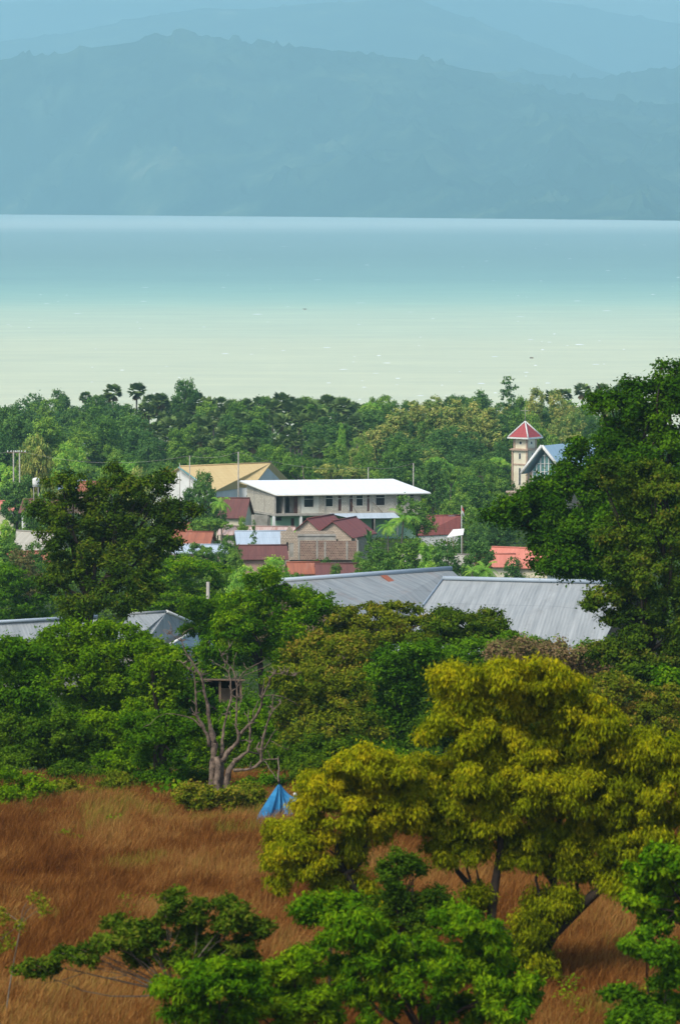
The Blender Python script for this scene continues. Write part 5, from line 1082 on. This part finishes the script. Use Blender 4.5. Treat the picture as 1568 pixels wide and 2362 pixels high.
# ---- the dead tree
def DT(xz, yz, dd=0): return at((350 + xz / 3.136) * .9446, (1500 + yz / 3.136) * .9446, 188. + dd)
def dead_tree():
    k = ppm(188) / (.9446 / 3.136); b = DT(570, 1355); g = float(gz(b[0], 188)); t = thing('dead_tree', 'bare bleached dead tree with many upright twisted branches', 'dead tree', (b[0], 188, g)); rr = random.Random(4)
    def br(pts, d0, d1, n=9):
        P, Rd = [], []
        for i, (x, y, r) in enumerate(pts):
            f = i / (len(pts) - 1); P.append(DT(x, y, d0 + (d1 - d0) * f)); Rd.append(max(r / k * (.86 if r > 22 else .7), .012))
        P2, R2 = [P[0]], [Rd[0]]
        for i in range(len(P) - 1):
            seg = np.linalg.norm(P[i + 1] - P[i])
            for q in (.5, 1.):
                p = P[i] * (1 - q) + P[i + 1] * q
                if q == .5: p = p + np.array([rr.uniform(-1, 1) for _ in range(3)]) * seg * .06
                P2.append(p); R2.append((Rd[i] * (1 - q) + Rd[i + 1] * q) * (rr.uniform(.82, 1.14)))
        mb.tube(P2, R2, n, wob=.42, seed=rr.randint(0, 999))
    mb = MB()
    br([(535, 1490, 48), (530, 1380, 42), (528, 1290, 38), (528, 1200, 33), (538, 1080, 30), (545, 980, 28)], 0, 0); br([(595, 1490, 50), (592, 1380, 42), (596, 1290, 36), (600, 1200, 28), (600, 1080, 23)], .25, .2); br([(655, 1490, 26), (645, 1380, 30), (640, 1300, 32), (655, 1200, 27), (700, 1120, 22)], -.2, -.3)
    br([(560, 1490, 46), (565, 1280, 44), (575, 1180, 34), (560, 1090, 24)], -.25, -.1)
    # root flare
    for x_, d_ in ((470, -.4), (690, -.5), (560, -.7), (640, .6)): br([(570 + (x_ - 570) * .3, 1330, 26), (570 + (x_ - 570) * .7, 1430, 22), (x_, 1490, 14)], 0, d_)
    br([(588, 1490, 66), (584, 1380, 58), (580, 1290, 52), (578, 1200, 42), (585, 1120, 28)], .15, .1, 12)
    mb.build('trunk', M['dead_wood'], t)
    B = [([(545, 1000, 30), (530, 920, 26), (510, 840, 22), (497, 760, 20), (480, 640, 16), (460, 520, 14), (440, 470, 12), (390, 390, 11), (350, 330, 9), (315, 270, 8), (295, 205, 7), (260, 180, 4), (215, 150, 3), (190, 152, 2)], 0, .6, [[(225, 150, 3), (213, 90, 3), (190, 50, 2)], [(290, 200, 3), (310, 140, 3), (345, 118, 2), (378, 105, 2)], [(462, 530, 6), (456, 490, 5), (452, 465, 4)]]),
         ([(505, 1010, 22), (490, 920, 21), (455, 850, 19), (425, 800, 17), (405, 765, 14), (408, 700, 11), (402, 600, 10), (398, 520, 9), (392, 450, 8), (350, 420, 6), (315, 395, 4), (305, 375, 2)], -.1, -.6, [[(455, 870, 12), (425, 842, 9), (380, 800, 7), (300, 775, 5), (180, 760, 4), (110, 785, 3), (55, 840, 3), (0, 865, 2)], [(415, 770, 10), (390, 768, 7), (375, 762, 4)]]),
         ([(600, 1100, 24), (605, 960, 18), (615, 880, 15), (640, 770, 13), (665, 680, 11), (675, 590, 9), (670, 500, 7), (655, 450, 6), (620, 410, 4), (540, 370, 3)], .2, .9, [[(655, 750, 8), (610, 765, 5), (585, 790, 3), (574, 820, 2)], [(664, 740, 7), (668, 770, 5), (662, 808, 4)]]),
         ([(612, 1130, 27), (640, 1060, 24), (690, 1015, 22), (725, 975, 20), (733, 920, 17), (710, 860, 12), (716, 740, 11), (720, 640, 10), (718, 560, 9), (705, 490, 8), (690, 430, 7), (640, 370, 6), (600, 315, 5), (625, 285, 3), (660, 255, 2)], -.1, .3, [[(718, 545, 6), (745, 470, 5), (790, 425, 5), (860, 385, 5), (920, 352, 4), (925, 325, 3)], [(735, 500, 5), (780, 460, 4), (850, 435, 3), (930, 405, 3), (982, 370, 2)], [(605, 315, 4), (580, 265, 2)], [(690, 425, 4), (692, 350, 3), (717, 288, 2)], [(800, 420, 3), (775, 395, 3), (768, 370, 2)], [(735, 690, 5), (755, 640, 4), (775, 600, 3)]]),
         ([(733, 935, 18), (790, 865, 16), (860, 785, 14), (900, 705, 12), (910, 640, 11), (940, 575, 9), (970, 490, 8), (1000, 455, 6), (1060, 455, 4), (1100, 462, 3), (1160, 470, 2)], .1, -.8, [[(905, 660, 8), (915, 580, 6), (925, 520, 4), (922, 490, 3)], [(930, 622, 6), (990, 615, 4), (1070, 630, 4), (1130, 660, 3), (1190, 698, 2)], [(845, 800, 7), (842, 740, 6), (880, 660, 4)], [(1080, 456, 3), (1105, 438, 2)]]),
         ([(700, 1125, 24), (760, 1080, 20), (800, 1050, 16), (818, 985, 13), (820, 900, 12), (815, 840, 10), (803, 785, 5)], -.3, -.6, [[(800, 1050, 10), (850, 1062, 8), (890, 1070, 7)]]),
         ([(690, 1195, 20), (780, 1190, 14), (860, 1165, 14), (905, 1120, 16), (903, 1040, 15), (915, 960, 14), (940, 870, 12), (965, 790, 11), (1000, 730, 10), (1052, 678, 8)], -.4, -.9, [[(985, 755, 6), (993, 690, 5), (995, 620, 4)], [(890, 1060, 13), (868, 1020, 11), (890, 978, 7)], [(920, 1050, 9), (965, 965, 7), (1005, 895, 4), (1025, 875, 2)], [(970, 965, 4), (1030, 1000, 4), (1080, 1025, 3), (1108, 1035, 3), (1112, 1010, 2)], [(1030, 1000, 3), (1065, 1040, 2)], [(905, 1110, 8), (960, 1108, 6), (1033, 1105, 6), (1036, 1150, 9), (1034, 1210, 10), (1038, 1285, 6)], [(912, 1115, 5), (970, 1190, 4), (1020, 1262, 4)], [(950, 1040, 4), (972, 1100, 3)], [(1035, 1105, 4), (1032, 1085, 3)], [(820, 1175, 10), (822, 1150, 7), (828, 1130, 4)]])]
    for main, d0, d1, subs in B:
        mb = MB(); br(main, d0, d1); bo = mb.build('branch', M['dead_wood'], t)
        if subs:
            for s_ in subs:
                mb = MB()
                y0 = s_[0]; f = min(range(len(main)), key=lambda i: (main[i][0] - y0[0]) ** 2 + (main[i][1] - y0[1]) ** 2) / (len(main) - 1); dd = d0 + (d1 - d0) * f; br(s_, dd, (-4.4 if s_[-1][0] in (1038, 1020) else dd + rr.uniform(-.5, .5)), 6); mb.build('side_branch', M['dead_wood'], bo)
        for q in range(3, len(main) * 2):                                        # fine broken twigs
            x_, y_, r_ = main[min(len(main) - 1, max(3, int(rr.uniform(.35, 1) * len(main))))]; a = rr.uniform(-2.9, -.3); L_ = rr.uniform(25, 75)
            P = [DT(x_ + math.cos(a + w_) * L_ * f, y_ + math.sin(a + w_) * L_ * f, d1 + .3 * f) for f, w_ in ((0, 0), (.5, .1), (1, rr.uniform(-.4, .4)))]
            mb = MB(); mb.tube(P, [.028, .018, .007], 5); mb.build('twig', M['dead_wood'], bo)
dead_tree()
# ---- blue tarpaulin hung as a tent from the dead tree's lowest branch
def tarp():
    ap = DT(1040, 1290, -4.4); fl = DT(815, 1650, -8.6); frr = DT(1120, 1690, -7.0); bk = DT(1175, 1385, -4.2); bl = DT(955, 1560, -4.0)
    g = float(gz(ap[0], ap[1])); t = thing('tarpaulin_tent', 'bright blue tarpaulin hung as a pointed shelter from a branch of the dead tree', 'tent', (ap[0], ap[1], g))
    m, n, p, o = newmat('blue_tarp'); tc = n.nodes.new('ShaderNodeTexCoord'); nn = noise_node(n, 1.6, 6, tc.outputs['Object'], .6)
    r = ramp(n, [(.005, .085, .19), (.01, .15, .31), (.03, .22, .4)], [.3, .5, .75]); n.links.new(nn.outputs[0], r.inputs[0]); n.links.new(r.outputs[0], p.inputs['Base Color']); p.inputs['Roughness'].default_value = .7
    rim = [bl, fl, (fl + frr) / 2 + (0, -.2, 0), frr, bk]; N = 60; K = 16; V = []; rs = np.random.RandomState(3); ph = rs.rand(6) * 6
    for i in range(N + 1):
        u = i / N * (len(rim) - 1); a = min(int(u), len(rim) - 2); e = rim[a] * (1 - (u - a)) + rim[a + 1] * (u - a)
        for j in range(K + 1):
            v = j / K; q = ap + (e - ap) * (.03 + .97 * v); q = q + np.array((0, 0, -.2 * math.sin(math.pi * v) * (1 + .5 * math.sin(u * 3 + 1))))
            fo = math.sin(u * 2.7 + v * 2 + 2) * .16 + math.sin(u * 7 + ph[0] + v * 2.6) * .13 + math.sin(u * 15 + ph[1] - v * 3) * .05 + (rs.rand() - .5) * .012; q = q + np.array((fo * .7, -fo * 1.6, 0)) * (v ** .6)
            if v == 1: q = q + np.array((0, 0, .12 * math.sin(u * 7 + ph[2])))
            V.append(q)
    F = [(i * (K + 1) + j, (i + 1) * (K + 1) + j, (i + 1) * (K + 1) + j + 1, i * (K + 1) + j + 1) for i in range(N) for j in range(K)]
    npmesh('tarpaulin', V, F, m, t, smooth=True, origin=t.location)
    mb = MB(); mb.tube([ap + (0, 0, -.05), ap + (.02, 0, .18)], [.05, .03], 6); mb.build('tie_rope', M['dark_void'], t)
    q = DT(1163, 1378, -4.8); mb = MB(); mb.tube([q + (0, 0, -.08), q + (0, 0, -.03), q + (0, 0, .05), q + (0, 0, .08)], [.03, .08, .08, .02], 8); mb.build('corner_knot', M['white_paint'], t)
tarp()

# ================================================================== FOREGROUND
# big yellow tree and its smaller neighbour
def ylimbs(base):
    A = lambda x, y, dd=0: at(x, y, 128. + dd); mb = MB(); 
    mb.tube([base, A(1222, 2270), A(1235, 2215), A(1252, 2180)], [.36, .3, .28, .26], 10, wob=.2)
    mb.tube([A(1252, 2185), A(1275, 2152), A(1334, 2095), A(1384, 2048), A(1424, 2052, .3), A(1480, 2000, .6), A(1520, 1920, .8)], [.24, .2, .17, .15, .11, .08, .04], 8, wob=.15)
    mb.tube([A(1384, 2048), A(1400, 1980, .6), A(1430, 1890, 1), A(1450, 1800, 1)], [.13, .1, .07, .03], 7)
    mb.tube([A(1248, 2190), A(1180, 2170, -.3), A(1132, 2125, -.3), A(1136, 2070, -.2), A(1146, 2005), A(1154, 1955), A(1150, 1885), A(1151, 1805), A(1165, 1700, .5)], [.22, .18, .16, .14, .12, .11, .1, .08, .03], 8, wob=.15)
    mb.tube([A(1134, 2090), A(1090, 2050, .3), A(1055, 2010, .5), A(1030, 1950, .6), A(1020, 1880, .6)], [.12, .1, .08, .06, .03], 7)
    mb.tube([A(1110, 2160), A(1085, 2120), A(1070, 2080), A(1060, 2060)], [.06, .05, .04, .02], 6)
    mb.tube([A(1252, 2190), A(1270, 2140), A(1284, 2100, .5), A(1276, 2030, .8), A(1285, 1930, 1), A(1300, 1800, 1.2), A(1290, 1680, 1.2)], [.18, .16, .13, .11, .09, .07, .03], 7, wob=.15)
    mb.tube([A(1276, 2040, .8), A(1230, 1960, .4), A(1215, 1880), A(1200, 1790)], [.09, .07, .05, .02], 6); mb.tube([A(1146, 2005), A(1190, 1990), A(1200, 1960)], [.04, .03, .02], 5)
    for a, b, c, d in (((1146, 2005), (1170, 1975), (1185, 1930), .05), ((1090, 2050), (1075, 2000), (1082, 1950), .05), ((1334, 2095), (1330, 2040), (1345, 1985), .07), ((1276, 2030), (1310, 1990), (1330, 1940), .05), ((1180, 2170), (1150, 2150), (1105, 2150), .05), ((1424, 2052), (1460, 2060), (1500, 2040), .05), ((1136, 2070), (1105, 2040), (1095, 1990), .06)):
        mb.tube([A(*a), A(*b, .2), A(*c, .5)], [d, d * .7, d * .3], 6)
    mb.tube([A(1262, 2160), A(1248, 2080), A(1235, 2030), A(1240, 1990)], [.06, .05, .04, .02], 6); mb.tube([A(1450, 2010, .4), A(1540, 1960, 0), A(1600, 1900, 0)], [.07, .05, .03], 6)
    return mb
T('yellow_tree', 'large spreading yellow-leaved tree with dark crooked limbs in the right foreground', 'tree',
  [(1060, 1565, 44, 22), (1120, 1572, 60, 30), (1200, 1562, 80, 30), (1285, 1585, 70, 34), (1060, 1620, 50, 32), (1150, 1640, 76, 38), (1250, 1640, 80, 40), (1345, 1650, 60, 40), (1400, 1685, 50, 34), (1030, 1700, 50, 34), (1110, 1715, 70, 38), (1200, 1730, 76, 38), (1300, 1730, 80, 40), (1390, 1750, 60, 40), (1460, 1730, 54, 36), (1530, 1740, 54, 36), (985, 1790, 50, 34), (1060, 1800, 66, 38), (1150, 1810, 70, 36), (1240, 1820, 76, 40), (1340, 1830, 76, 40), (1430, 1820, 66, 42), (1520, 1820, 64, 42), (1590, 1800, 50, 60), (970, 1860, 44, 30), (1040, 1880, 60, 36), (1120, 1900, 56, 34), (1200, 1900, 60, 36), (1290, 1900, 70, 36), (1380, 1910, 66, 40), (1470, 1900, 60, 44), (1550, 1900, 56, 50), (1075, 1950, 40, 26), (1195, 1950, 44, 28), (1280, 1960, 56, 32), (1365, 1975, 60, 36), (1440, 1970, 56, 36), (1520, 1975, 50, 36), (1310, 2018, 38, 24), (1390, 2003, 42, 20), (1262, 2080, 32, 30), (1300, 2075, 26, 24), (1232, 2135, 30, 28), (1205, 2200, 40, 30), (1255, 2235, 40, 24), (1050, 1975, 34, 22), (1000, 1930, 34, 24), (1195, 1985, 26, 22), (1450, 2040, 40, 20), (1095, 2075, 16, 20), (1170, 2165, 30, 22)],
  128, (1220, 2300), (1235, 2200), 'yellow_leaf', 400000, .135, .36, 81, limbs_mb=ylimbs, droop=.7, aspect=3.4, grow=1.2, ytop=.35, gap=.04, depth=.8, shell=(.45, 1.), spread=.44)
def slimbs(base):
    A = lambda x, y, dd=0: at(x, y, 127. + dd); mb = MB()
    mb.tube([base, A(880, 2220), A(862, 2150), A(835, 2090), A(812, 2040), A(795, 2010)], [.2, .17, .15, .13, .12, .11], 8, wob=.2)
    mb.tube([A(795, 2010), A(778, 1977), A(776, 1950), A(770, 1925), A(745, 1880, .3)], [.1, .08, .06, .05, .03], 7); mb.tube([A(800, 2015), A(765, 1992), A(735, 1985), A(690, 1975), A(650, 1960, .3)], [.08, .07, .05, .04, .02], 7); mb.tube([A(778, 1977), A(765, 1965), A(752, 1955)], [.04, .03, .015], 5)
    mb.tube([A(800, 2018), A(822, 2000), A(838, 1970), A(846, 1935), A(860, 1870, .4), A(880, 1800, .6)], [.1, .09, .08, .06, .05, .02], 7)
    mb.tube([A(870, 2180), A(900, 2130), A(910, 2060), A(925, 2000)], [.1, .08, .06, .03], 7); mb.tube([A(875, 2200), A(840, 2160), A(815, 2110), A(800, 2080)], [.07, .06, .04, .02], 6)
    return mb
T('yellow_tree', 'smaller yellow-leaved tree leaning left towards the blue tarpaulin', 'tree',
  [(855, 1757, 48, 24), (800, 1770, 34, 20), (905, 1785, 46, 28), (735, 1805, 30, 16), (765, 1830, 46, 28), (840, 1820, 60, 34), (925, 1830, 50, 34), (715, 1855, 30, 22), (770, 1870, 56, 30), (860, 1875, 60, 32), (940, 1880, 44, 30), (660, 1920, 36, 26), (710, 1915, 50, 28), (860, 1910, 44, 24), (635, 1965, 30, 26), (680, 1960, 40, 26), (640, 2010, 26, 30), (705, 1995, 50, 20), (760, 2025, 40, 22), (800, 2050, 40, 30), (845, 2080, 40, 36), (775, 2075, 26, 20), (880, 2130, 44, 36), (935, 2110, 34, 36), (830, 2140, 30, 30), (905, 2170, 44, 30), (810, 1960, 22, 26)],
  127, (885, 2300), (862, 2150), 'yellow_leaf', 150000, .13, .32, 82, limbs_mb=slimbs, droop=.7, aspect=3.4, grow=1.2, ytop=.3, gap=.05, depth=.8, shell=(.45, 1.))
T('shrub', 'dark green creeper-like shrub between the two yellow trees', 'shrub', [(905, 1990, 28, 24), (900, 2030, 32, 26), (915, 2070, 30, 26), (955, 2000, 16, 20), (880, 2100, 40, 30), (950, 2120, 40, 30), (1000, 2070, 26, 20), (990, 2130, 40, 26)], 124, (930, 2330), (920, 2150), 'dark_leaf', 15000, .1, .28, 83, r0=.08)
# green bushes at the bottom edge
T('shrub', 'lush bright green bush at the bottom, in front of the yellow tree trunk', 'shrub', [(830, 2140, 50, 26), (770, 2180, 46, 26), (870, 2180, 60, 30), (950, 2170, 60, 28), (1040, 2120, 44, 22), (1090, 2140, 50, 24), (1120, 2170, 40, 26), (1000, 2200, 60, 30), (1090, 2210, 56, 30), (820, 2230, 60, 30), (900, 2250, 70, 34), (990, 2260, 70, 34), (1080, 2270, 60, 30), (1150, 2240, 46, 24), (1190, 2280, 50, 26), (860, 2310, 70, 34), (960, 2330, 80, 34), (1070, 2330, 70, 34), (1160, 2330, 60, 32), (1220, 2300, 30, 20), (800, 2290, 40, 26)],
  110, (980, 2480), (980, 2400), 'bright_leaf', 66000, .15, .25, 91, r0=.12, droop=.55, aspect=3.2, gap=.42, grow=1.0, spread=.5, ntgt=10, depth=.7)
T('shrub', 'small bright green sprig above the bottom bush, beside the brown field', 'shrub', [(740, 2085, 40, 15), (790, 2080, 26, 15), (700, 2105, 24, 12), (760, 2110, 36, 12)], 114, (760, 2440), (765, 2150), 'bright_leaf', 6000, .13, .3, 92, r0=.05, droop=.5, aspect=2.6)
T('shrub', 'sparse brown-green shrub with bare stems at the bottom left', 'shrub', [(405, 2068, 26, 15), (400, 2090, 22, 14), (515, 2080, 26, 18), (460, 2095, 26, 16), (545, 2105, 30, 16), (440, 2120, 34, 18), (380, 2120, 24, 14), (530, 2130, 30, 16), (590, 2140, 30, 18), (270, 2130, 28, 16), (320, 2135, 26, 14), (300, 2160, 40, 20), (360, 2165, 40, 20), (450, 2155, 44, 20), (470, 2190, 40, 20), (240, 2175, 34, 18), (320, 2200, 50, 18), (400, 2210, 40, 16), (550, 2180, 36, 20), (560, 2215, 30, 16), (190, 2200, 30, 16), (130, 2210, 34, 16), (70, 2235, 30, 12), (100, 2235, 30, 12), (500, 2220, 30, 14)],
  114, (400, 2500), (400, 2290), 'brown_leaf', 26000, .13, .2, 93, r0=.05, ntgt=22, gap=.4, grow=.95, spread=.5, aspect=2.4, depth=.7, bark='pale_bark')
T('shrub', 'round-topped vivid green bush at the bottom centre-left', 'shrub', [(470, 2240, 50, 20), (540, 2245, 44, 20), (410, 2280, 44, 24), (480, 2285, 60, 28), (560, 2290, 50, 26), (440, 2330, 60, 30), (520, 2340, 60, 28)], 106, (480, 2500), (480, 2400), 'bright_leaf', 24000, .14, .24, 94, r0=.08, gap=.35, grow=1.0, spread=.5, droop=.5, aspect=2.8)
T('shrub', 'yellow-green loose bush at the bottom, between the vivid and the lush bush', 'shrub', [(700, 2200, 26, 18), (660, 2230, 40, 20), (610, 2250, 40, 20), (700, 2250, 40, 22), (640, 2285, 56, 26), (720, 2300, 50, 26), (590, 2320, 50, 26), (680, 2335, 60, 28), (760, 2340, 40, 24)], 108, (660, 2500), (660, 2390), 'lime_leaf', 24000, .13, .22, 95, r0=.08, gap=.4, grow=1.0, spread=.5, aspect=2.6)
T('shrub', 'green bush leaning in from the right edge of the foreground', 'shrub', [(1480, 1995, 34, 22), (1530, 1985, 40, 26), (1570, 2010, 40, 34), (1500, 2045, 50, 26), (1560, 2075, 44, 34), (1480, 2080, 34, 16), (1530, 2120, 44, 24)], 116, (1640, 2400), (1620, 2150), 'bright_leaf', 17000, .14, .25, 96, r0=.1, droop=.4, gap=.35, grow=1.0, spread=.5)
T('shrub', 'ragged green shrub in the bottom right corner', 'shrub', [(1460, 2180, 30, 16), (1510, 2195, 34, 18), (1560, 2220, 40, 24), (1540, 2260, 30, 20), (1425, 2290, 30, 14), (1470, 2320, 40, 20), (1540, 2320, 50, 26), (1440, 2350, 44, 16), (1510, 2350, 50, 20), (1500, 2160, 24, 12)], 110, (1560, 2500), (1540, 2380), 'green_leaf', 20000, .13, .22, 97, r0=.06, droop=.4, gap=.4, grow=1.0, spread=.5, depth=.7)
T('sapling', 'thin leafless-looking sapling with a few yellow leaves at the left edge of the field', 'sapling', [(85, 2070, 14, 8), (105, 2095, 7, 16), (5, 2115, 18, 14), (50, 2130, 8, 12), (10, 2170, 20, 18)], 120, (10, 2330), (50, 2130), 'olive_leaf', 700, .1, .16, 98, r0=.025, bark='pale_bark')
for (x, y, D, w_, ml, lab) in ((170, 1790, 199, 60, 'scrub', 'low dusky bush at the upper edge of the dry field, below the dusty green bush'), (270, 1760, 201, 44, 'lime_leaf', 'thin yellow-green bush at the upper edge of the dry field, left of the creeper-covered stump'), (455, 1800, 197, 40, 'scrub', 'low bush between the creeper-covered stump and the dead tree'),
                              (610, 1810, 196, 46, 'green_leaf', 'green bush between the dead tree and the blue tarpaulin'), (700, 1790, 194, 44, 'dark_leaf', 'dark bush directly behind the blue tarpaulin'), (-10, 1770, 201, 50, 'scrub', 'dusky bush at the left edge where the dry field ends'), (560, 1845, 185, 24, 'olive_leaf', 'low yellowish bush at the right foot of the dead tree'), (455, 1842, 185, 22, 'olive_leaf', 'low yellowish bush at the left foot of the dead tree'), (150, 1830, 193, 40, 'olive_leaf', 'straggly olive weeds in the dry field right of the yellow-green low bush'), (290, 1815, 195, 36, 'olive_leaf', 'straggly olive weeds in the dry field left of the creeper-covered stump')):
    L = [(x + fb_.uniform(-w_, w_), y + fb_.uniform(-14, 26), fb_.uniform(22, 34), fb_.uniform(14, 24)) for _ in range(7)]
    T('shrub', lab, 'shrub', L, D, (x, y + 60), (x, y + 30), ml, 6500, .13, .36, 70 + x + 20, r0=.05)
# broad-leaved herb by the creeper-covered stump
def herb():
    q = at(385, 1850, 190); g = float(gz(q[0], 190)); t = thing('broadleaf_herb', 'low plant with large heart-shaped bright leaves by the creeper-covered stump', 'plant', (q[0], 190, g)); rs = np.random.RandomState(9); V, F, Tn = [], [], []; mb = MB()
    for i in range(46):
        p = at(rs.uniform(350, 420), rs.uniform(1795, 1855), 190 + rs.uniform(-.5, .5)); s_ = rs.uniform(.1, .22); d = unit(np.array((rs.normal() * .6, -.5, -1.))); n_ = unit(np.array((rs.normal() * .4, -1., .7))); sd_ = np.cross(d, n_); j = len(V)
        V += [p, p + sd_ * s_ * .6 + d * s_ * .3, p + d * s_ * 1.5, p - sd_ * s_ * .6 + d * s_ * .3]; F.append((j, j + 1, j + 2, j + 3)); Tn.append(rs.rand())
        if i % 3 == 0: mb.tube([(q[0] + rs.uniform(-.2, .2), 190, g), p], [.02, .01], 4)
    npmesh('leaves', np.array(V), F, M['bright_leaf'], t, Tn, origin=t.location); mb.build('stems', M['green_leaf'], t)
herb()

# ---- the dry grass field
def field(name, label, n, seed, d0, d1, hmin, hmax, w, tb, cat='grass', prob=None):
    rs = np.random.RandomState(seed); D = np.sqrt(rs.uniform(d0 ** 2, d1 ** 2, n)); X = rs.uniform(-.112, .112, n) * D
    if prob is not None: ok = rs.rand(n) < prob(X, D); X, D = X[ok], D[ok]; n = len(X)
    # tufts
    tf = vn(X * 1.6, D * .9) ; Z = gz(X, D); hh = rs.uniform(hmin, hmax, n) * (.35 + 1.25 * fbm(X / 2.2, D / 3, 4))
    lean = .24 + (fbm(X / 6 + 5, D / 8, 2) - .4) * .5; az_ = rs.normal(0, .45, n); dx = np.cos(az_) * lean + rs.normal(0, .24, n); dy = np.sin(az_) * .4
    b = np.stack([X, D, Z - .02], -1); mid = b + np.stack([dx * hh * .35, dy * hh * .3, hh * .6], -1); tip = b + np.stack([dx * hh * 1.0, dy * hh, hh * .95], -1)
    fa = rs.uniform(-.9, .9, n); sx_ = np.stack([np.cos(fa), np.sin(fa), fa * 0], -1) * (w * rs.uniform(.6, 1.4, (n, 1)))
    V = np.stack([b - sx_, b + sx_, mid + sx_ * .9, mid - sx_ * .9, tip + sx_ * .25, tip - sx_ * .25], 1).reshape(-1, 3); i = np.arange(n)[:, None] * 6
    F = np.concatenate([i + [0, 1, 2, 3], i + [3, 2, 4, 5]], 1).reshape(-1, 4)
    t = np.clip(tb + (fbm(X / 5, D / 9, 4) - .46) * .9 + (fbm(X / 1.2, D / 2.2, 3) - .44) * .5 + (tf - .5) * .25 + rs.normal(0, .15, n), 0, .84)
    pt = fbm(X / 4 + 50, D / 8 + 9, 3); t = np.where((pt > .6) & (rs.rand(n) < .5), rs.uniform(.85, 1, n), t)
    return setp(npmesh(name, V, F, M['grass'], tint=np.repeat(t, 2)), label, cat, kind='stuff')
field('grass', 'dry reddish-brown grass covering the field', 430000, 1, 108, 214, .42, .85, .010, .42, prob=lambda X, D: np.clip((197 + 22 * fbm(X / 4, D / 14, 3) - D) / 4, 0, 1) * np.where(D > 192, .8, 1))
scatter('weeds', 'yellow-green weeds along the upper edge of the dry field', 9000, lambda r, k: r.uniform(188, 214, k), .13, 'lime_leaf', 12, .6, .6, lambda X, D: (np.random.RandomState(2).rand(len(X)) < .6))

scatter('weeds', 'scattered yellow-green weeds among the dry grass', 9000, lambda r, k: np.sqrt(r.uniform(112 ** 2, 190 ** 2, k)), .11, 'lime_leaf', 14, .8, .35, lambda X, D: fbm(X / 6 + 20, D / 12, 3) > .5)

# ---- labels of the crowded wood: by place, from left to right
def wood_labels():
    num = ['first', 'second', 'third', 'fourth', 'fifth', 'sixth', 'seventh', 'eighth', 'ninth', 'tenth', 'eleventh', 'twelfth', 'thirteenth', 'fourteenth']
    reg = [(140, 'above the twin poles'), (240, 'by the small white building'), (400, 'around the huge round tree'), (530, "over the yellow roof's left half"), (660, "over the yellow roof's right half"), (790, "over the white roof's left"), (920, "over the white roof's middle"), (1040, "over the white roof's right"), (1170, 'left of the bell tower'), (9999, 'right of the bell tower')]
    B = {}
    for o in C.objects:
        gp = o.get('group')
        if o.type == 'EMPTY' and gp in (GP, GF, GB, GO):
            x = CX + FPX * o.location.x / o.location.y; D = o.location.y; rg = next(t_ for lim, t_ in reg if x < lim)
            row = 'skyline' if gp == GP else 'foot rank' if gp == GO else 'rear rank' if D > 1010 else 'middle rank' if D > 930 else 'front rank'
            cr = [c for c in o.children if c.name.startswith('crown')][0]; mt = cr.material_slots[0].material.name
            kd = 'palm' if 'palm' in o.name else {'town_dark_leaf': 'dark tree', 'town_leaf': 'mid-green tree', 'town_brown_leaf': 'olive tree', 'town_lime_leaf': 'lime tree'}.get(mt, 'tree')
            B.setdefault((kd, row, rg), []).append((x, o))
    for (kd, row, rg), l in B.items():
        l.sort(key=lambda e: e[0])
        for i, (x, o) in enumerate(l): o['label'] = (f'{num[i]} {kd} from the left in the {row}, {rg}' if len(l) > 1 else f'the only {kd} in the {row}, {rg}')
wood_labels()

# ---- haze: one closed box of thin pale air round everything
mh, n, p, o = newmat('haze'); n.nodes.remove(p); pv = n.nodes.new('ShaderNodeVolumePrincipled')
pv.inputs['Density'].default_value = 8.0e-5; pv.inputs['Color'].default_value = (.41, .71, .85, 1); pv.inputs['Anisotropy'].default_value = .0
n.links.new(pv.outputs[0], o.inputs['Volume'])
x0, x1, y0, y1, z0, z1 = -9500, 9500, -600, 46000, -4, 2600
hv = [(a, b, c) for c in (z0, z1) for b in (y0, y1) for a in (x0, x1)]
setp(npmesh('haze', hv, [(0, 1, 5, 4), (1, 3, 7, 5), (3, 2, 6, 7), (2, 0, 4, 6), (4, 5, 7, 6), (2, 3, 1, 0)], mh), 'thin blue haze lying over the water and mountains', 'haze', kind='stuff')
